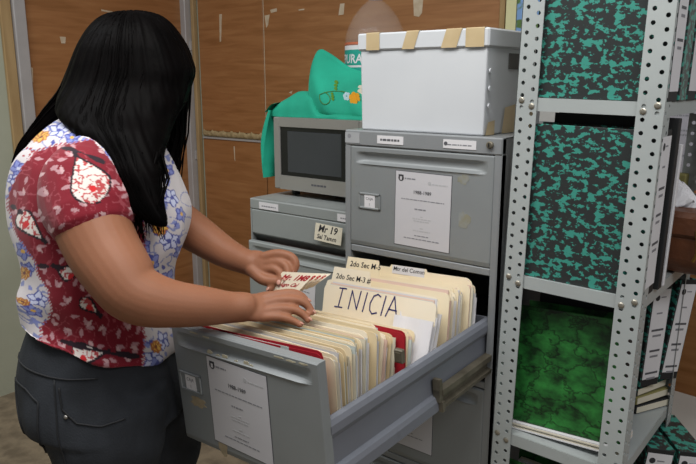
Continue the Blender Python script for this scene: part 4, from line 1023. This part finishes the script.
# soft folds
nz = np.empty(len(co)*3); me.vertices.foreach_get('normal', nz); nz = nz.reshape(-1, 3)
P0 = np.array((-.215, -.612, 1.2)); s_ = (co-P0)@np.array(RX); t_ = (co-P0)@np.array(FY); z_ = co[:, 2]
fold = .006*np.sin(16*s_-34*z_+4*t_)*np.clip((1.25-z_)*4, 0, 1)+.004*np.sin(45*s_+22*z_+9*t_)*np.clip((1.2-z_)*4, 0, 1)+.003*np.sin(60*t_+10*z_)
co2 = co+nz*fold[:, None]
k_ = np.clip((1.06-z_)/.14, 0, 1); k_ = k_*k_*(3-2*k_); co2[:, 2] += (-.34*(s_-.02)-.006)*k_
me.vertices.foreach_set('co', co2.ravel()); me.update()
dz_ = z_-1.2
U = 99.6+471*s_+180*t_-40.7*dz_; V = 194.7-107.4*t_-472.8*dz_
W_ = L3('cdc6c7'); rgb = np.tile(W_, (len(co), 1)); rr = np.random.RandomState(3)
def sn(a, b, k): return .7*vnoise(U/a+k, V/a+b)+.3*vnoise(U/a*2.2+b, V/a*2.2+k)
# white ground: blue-grey scrolling vines, outlined flowers, blue leaves
w1 = sn(13, 3, 5)
rgb[np.abs(w1-.5) < .030] = L3('7f86b4')
def petal(cx, cy, L_, wd, an, col, line=None):
    du, dv = U-cx, V-cy; a = du*math.cos(an)+dv*math.sin(an); c = -du*math.sin(an)+dv*math.cos(an); t = np.clip(a/L_, 0, 1)
    w_ = wd*np.sin(np.pi*t**.8); ins = (a > 0) & (a < L_) & (np.abs(c) < w_)
    rgb[ins] = col
    if line is not None: rgb[(a > 0) & (a < L_) & (np.abs(np.abs(c)-w_) < .75)] = line
def flower(cx, cy, r, col, line, core, n=5, ph=0.0):
    for k in range(n): petal(cx, cy, r, r*.36, ph+k*2*math.pi/n, col, line)
    rgb[np.hypot(U-cx, V-cy) < r*.22] = core
BLUE, PALE, NAVY, YEL = L3('8089c4'), L3('c9cde6'), L3('4a5199'), L3('d8a94e')
spots = [(58, 127, 12), (72, 138, 8), (20, 168, 9), (14, 178, 6), (25, 250, 10), (28, 268, 8), (40, 300, 11), (36, 318, 9), (48, 332, 7), (172, 195, 11), (182, 212, 9), (150, 200, 9), (168, 240, 11), (150, 262, 11), (182, 252, 9), (150, 342, 11), (160, 352, 9), (146, 356, 8), (160, 325, 9), (150, 300, 10), (175, 280, 10), (130, 215, 9), (140, 245, 9), (15, 215, 6), (95, 130, 9), (110, 150, 9), (125, 170, 10), (150, 165, 10), (170, 165, 8)]
for i, (cx, cy, r) in enumerate(spots):
    flower(cx, cy, r, (PALE, BLUE, BLUE)[i % 3], NAVY, (NAVY, YEL, PALE)[i % 3], 5, i)
    for k in range(3):
        an = rr.uniform(0, 6.28); petal(cx+r*1.1*math.cos(an), cy+r*1.1*math.sin(an), 7, 1.9, an+rr.uniform(-.7, .7), (BLUE, NAVY)[k % 2])
for cx, cy, r in ((40, 133, 10), (24, 272, 7), (28, 308, 6), (158, 226, 9), (140, 262, 7), (152, 330, 6)): flower(cx, cy, r, YEL, L3('a8642e'), L3('6e3524'), 8, cx)
for i in range(10): cx, cy = rr.uniform(20, 36), rr.uniform(146, 156); rgb[np.hypot(U-cx, V-cy) < 1.2] = L3('a03840')
# red side panel and sleeves
wob = 3*(vnoise(U/9, V/9)-.5)
top = np.interp(U, [-40, 5, 12, 20, 30, 40, 55, 70, 85, 92, 100, 112, 125, 140, 200], [260, 205, 187, 172, 158, 150.5, 146.5, 145, 141, 142, 152, 168, 186, 215, 290])
left = np.interp(V, [170, 200, 225, 240, 250, 262, 275, 290, 310, 325, 338], [8, 9, 14, 25, 30, 38, 40, 52, 53, 48, 42])
right = np.interp(V, [200, 260, 330, 366], [140, 142, 140, 137])
dred = np.minimum(np.minimum(V-top, U-left), right-U)+wob
red = dred > 0
red = red | ((t_ > .12) & (z_ < 1.29))
rgb[red] = L3('7e1626')
cr = np.abs(sn(10, 40, 12)-.5) < .024; rgb[red & cr] = L3('98404a')
rgb0 = rgb.copy(); red_only = red.copy()
for i in range(170):
    gx, gy = i % 13, i//13
    cx, cy, an = 6+gx*11+rr.uniform(-4, 4), 142+gy*17.5+rr.uniform(-6, 6), rr.uniform(0, 6.28)
    petal(cx, cy, 9, 1.9, an, L3('b98a90'), None)
    if i % 2: petal(cx, cy, 7.5, 1.7, an+.9, L3('cda6a8'), None)
rgb[~red_only] = rgb0[~red_only]
edge = (dred < 0) & (dred > -2.2); rgb[edge & (np.sin(U*1.6+V*1.6) > 0)] = L3('a04a55')
def paisley(cx, cy, r, tx, ty, cut=1e9):
    """pale teardrop with a dark rim and red flecks, its tip pulled towards tx,ty"""
    d_ = np.hypot(tx, ty); ux, uy = tx/d_, ty/d_
    a = (U-cx)*ux+(V-cy)*uy; c = -(U-cx)*uy+(V-cy)*ux
    wd = np.where(a < 0, np.sqrt(np.maximum(0, r*r-a*a)), r*np.maximum(0, 1-(np.maximum(a, 0)/d_)**1.3))
    body_ = (np.abs(c) < wd) & (a > -r) & (a < d_)
    rim = (np.abs(c) < wd+2.2) & (a > -r-2) & (a < d_+7) & ~body_
    rgb[rim & red_only] = L3('261821'); rgb[body_] = L3('e4dad3')
    fl = body_ & (np.abs(sn(4.2, 7, 3)-.5) < .085); rgb[fl] = L3('b84a4c')
    rgb[body_ & (np.hypot(U-cx-3, V-cy-4) < 3.2)] = L3('d02a2e')
paisley(88, 187, 17.5, -11, -24); paisley(27, 219, 8.5, 17, 18); paisley(68, 271, 6, -10, -5); paisley(80, 349, 8.5, 22, -7); paisley(85, 300, 5, 10, 8)
for (x0, y0, x1, y1) in ((62, 150, 100, 166), (40, 264, 62, 266), (60, 344, 135, 340), (12, 205, 24, 212)):
    t = np.clip(((U-x0)*(x1-x0)+(V-y0)*(y1-y0))/((x1-x0)**2+(y1-y0)**2), 0, 1)
    rgb[(np.hypot(U-x0-t*(x1-x0), V-y0-t*(y1-y0)) < 1.6+1.2*np.sin(t*9)) & red_only & (np.hypot(U-88, V-187) > 16)] = L3('2a1a24')
paint(me, rgb)
me.materials.append(attr_mat('blouse_cloth', .8, .15, .25, .10, 320))
bo = bpy.data.objects.new('blouse', me); COL.objects.link(bo); bo.parent = person
# --- jeans
b = MB(); body_loft(b, HIPS, 0.0); body_loft(b, LEG_NEAR, 0); body_loft(b, LEG_FAR, 0)
me = solidify_union(b, 'jeans', .005, 5)
co = coords(me); nz = np.empty(len(co)*3); me.vertices.foreach_get('normal', nz); nz = nz.reshape(-1, 3)
s_ = (co-P0)@np.array(RX); z_ = co[:, 2]
me.vertices.foreach_set('co', (co+nz*(.0025*np.sin(55*z_+14*s_)*np.clip((.80-z_)*5, 0, 1)+.002*np.sin(30*z_-40*s_))[:, None]).ravel()); me.update()
JEAN = mat('dark_denim', '33363b', .8, col2='26282c', scale=9, contrast=(.35, .65), bump=.12, bscale=260, spec=.25)
me.materials.append(JEAN)
jo = bpy.data.objects.new('jeans', me); COL.objects.link(jo); jo.parent = person
from mathutils.bvhtree import BVHTree
bv = BVHTree.FromPolygons([tuple(v.co) for v in me.vertices], [tuple(p.vertices) for p in me.polygons])
def on_jeans(s, z, off=.001):
    """point of the near side of the jeans at side coordinate s, height z"""
    o_ = Vector(P0)+RX*s; o_.z = z; o_ -= FY*.6
    h_ = bv.ray_cast(o_, FY)
    if h_[0] is None: return None
    return h_[0]+h_[1]*off
STITCH = mat('stitching', '1c1d20', .8); SEAM = mat('denim_edge', '44474d', .8)
def seam_line(pts, nm, r=.0014, mt=STITCH):
    P = []
    for (s0, z0), (s1, z1) in zip(pts[:-1], pts[1:]):
        for k in range(8):
            q = on_jeans(s0+(s1-s0)*k/8, z0+(z1-z0)*k/8)
            if q is not None: P.append(q)
    if len(P) > 2: m = MB(); m.tube(P, r, 5); return m.build(nm, mt, jo, smooth=True)
seam_line([(-.165, .83), (-.155, .78), (-.125, .69), (-.10, .665), (-.085, .69), (-.083, .81), (-.12, .828), (-.165, .83)], 'back_pocket', .0022)
seam_line([(-.035, .845), (-.03, .80), (.0, .772), (.05, .765), (.10, .775)], 'front_pocket', .0022)
seam_line([(-.165, .875), (-.1, .868), (-.02, .862), (.05, .86)], 'waistband', .002)
seam_line([(-.045, .86), (-.04, .75), (-.025, .65), (-.015, .5)], 'side_seam', .0018)
q = on_jeans(-.022, .785, .001)
if q is not None: m = MB(); ellipsoid(m, q, .005, .005, .005, (RX, FY, UP), 10, 8); m.build('rivet', mat('copper_rivet', '9a9690', .3, .8), jo, smooth=True)
# --- shoes
SHOE = mat('black_shoe', '1b1a1a', .5)
for L_ in (LEG_NEAR, LEG_FAR):
    c = Vector((L_[-1][0], L_[-1][1], 0)); m = MB(); rings = []
    for f_, w_, h_ in ((-.075, .02, .05), (-.06, .034, .085), (-.02, .04, .095), (.03, .042, .085), (.08, .045, .065), (.13, .044, .05), (.165, .034, .04), (.185, .015, .03)):
        rings.append([tuple(c+RX*f_+FY*w_*math.cos(a)+UP*max(0.0, h_/2+h_/2*math.sin(a))) for a in np.linspace(0, 2*math.pi, 17)[:-1]])
    m.loft(rings); fix_normals(m.build('shoe', SHOE, person, smooth=True))
# --- hair
b = MB()
body_loft(b, HAIR, 0, 4); body_loft(b, HAIR_FAR, 0, 4); limb(b, HAIR_BACK)
me = solidify_union(b, 'hair', .004, 10)
co = coords(me); nz = np.empty(len(co)*3); me.vertices.foreach_get('normal', nz); nz = nz.reshape(-1, 3)
az = np.arctan2((co-np.array(HC))@np.array(FY), (co-np.array(HC))@np.array(RX)); zz = co[:, 2]
sw = (co-np.array(HC))@np.array(RX)-.55*np.clip(1.45-zz, 0, 1)
low = np.clip((1.45-zz)*6, 0, 1)
st_ = (1-low)*(vnoise(az*16+20, zz*2.5+5)-.5)+low*(vnoise(sw*110+9, zz*3+2)-.5)
st2 = (1-low)*(vnoise(az*38+3, zz*4)-.5)+low*(vnoise(sw*260+1, zz*5+2)-.5)
me.vertices.foreach_set('co', (co+nz*(.003*st_+.0016*st2)[:, None]).ravel()); me.update()
HAIRM = mat('black_hair', '050404', .48, col2='080606', scale=30, spec=.025)
me.materials.append(HAIRM)
ho = bpy.data.objects.new('hair', me); COL.objects.link(ho); ho.parent = person
# loose strands along the edges of the curtain of hair
def hring(v):
    S = spl(HAIR, 6); i = min(len(S)-1, max(0, int(v*(len(S)-1)))); return S[i]
rr = random.Random(6); m = MB()
for k in range(260):
    u = rr.uniform(-.99, .99); v0 = rr.uniform(.02, .5); v1 = min(.985, v0+rr.uniform(.3, .6)); side = -1 if rr.random() < .85 else 1
    pts = []; rad = []
    for i in range(14):
        v = v0+(v1-v0)*i/13; r_ = hring(v); o_ = 1.004+.003*math.sin(k)
        c = Vector(r_[:3]); uu = max(-.995, min(.995, u+.05*math.sin(3*v+k)))
        pts.append(c+RX*r_[3]*uu*o_+FY*side*r_[4]*math.sqrt(1-uu*uu)*o_); rad.append(.0009*(1-.75*i/13))
    m.tube(pts, rad, 4)
for k in range(60):   # wisps at the ends and by the face
    a = Vector(HAIR[10][:3])+RX*rr.uniform(-.05, .075)-FY*rr.uniform(.0, .05)
    e = Vector(HAIR[14][:3])+RX*rr.uniform(-.045, .02)-FY*rr.uniform(-.005, .02)-UP*rr.uniform(-.03, .05)
    mid = (a+e)/2+RX*rr.uniform(-.015, .02)
    m.tube([tuple(x) for x in (a, a*.6+mid*.4, mid, mid*.4+e*.6, e)], [.003, .003, .0026, .0018, .0004], 4)
for k in range(20):
    a = Vector(HAIR_FAR[0][:3])+RX*rr.uniform(-.03, .04); e = Vector(HAIR_FAR[5][:3])+RX*rr.uniform(-.02, .03)+FY*rr.uniform(-.04, .02)
    mid = (a+e)/2+RX*rr.uniform(-.0, .02)
    m.tube([tuple(x) for x in (a, a*.6+mid*.4, mid, mid*.4+e*.6, e)], [.003, .0026, .002, .0014, .0005], 4)
for k in range(50):
    S = spl(HAIR_BACK, 3); off = (rr.uniform(-1, 1), rr.uniform(-1, .4)); pts = []; rad = []
    for i, q in enumerate(S):
        pts.append(Vector(q[:3])+(UP*.6-RX*.5)*q[3]*off[0]+FY*q[3]*off[1]); rad.append(.0018*(1-.7*i/len(S)))
    m.tube(pts, rad, 4)
tag(m.build('hair_strands', HAIRM, ho, smooth=True), kind='stuff')
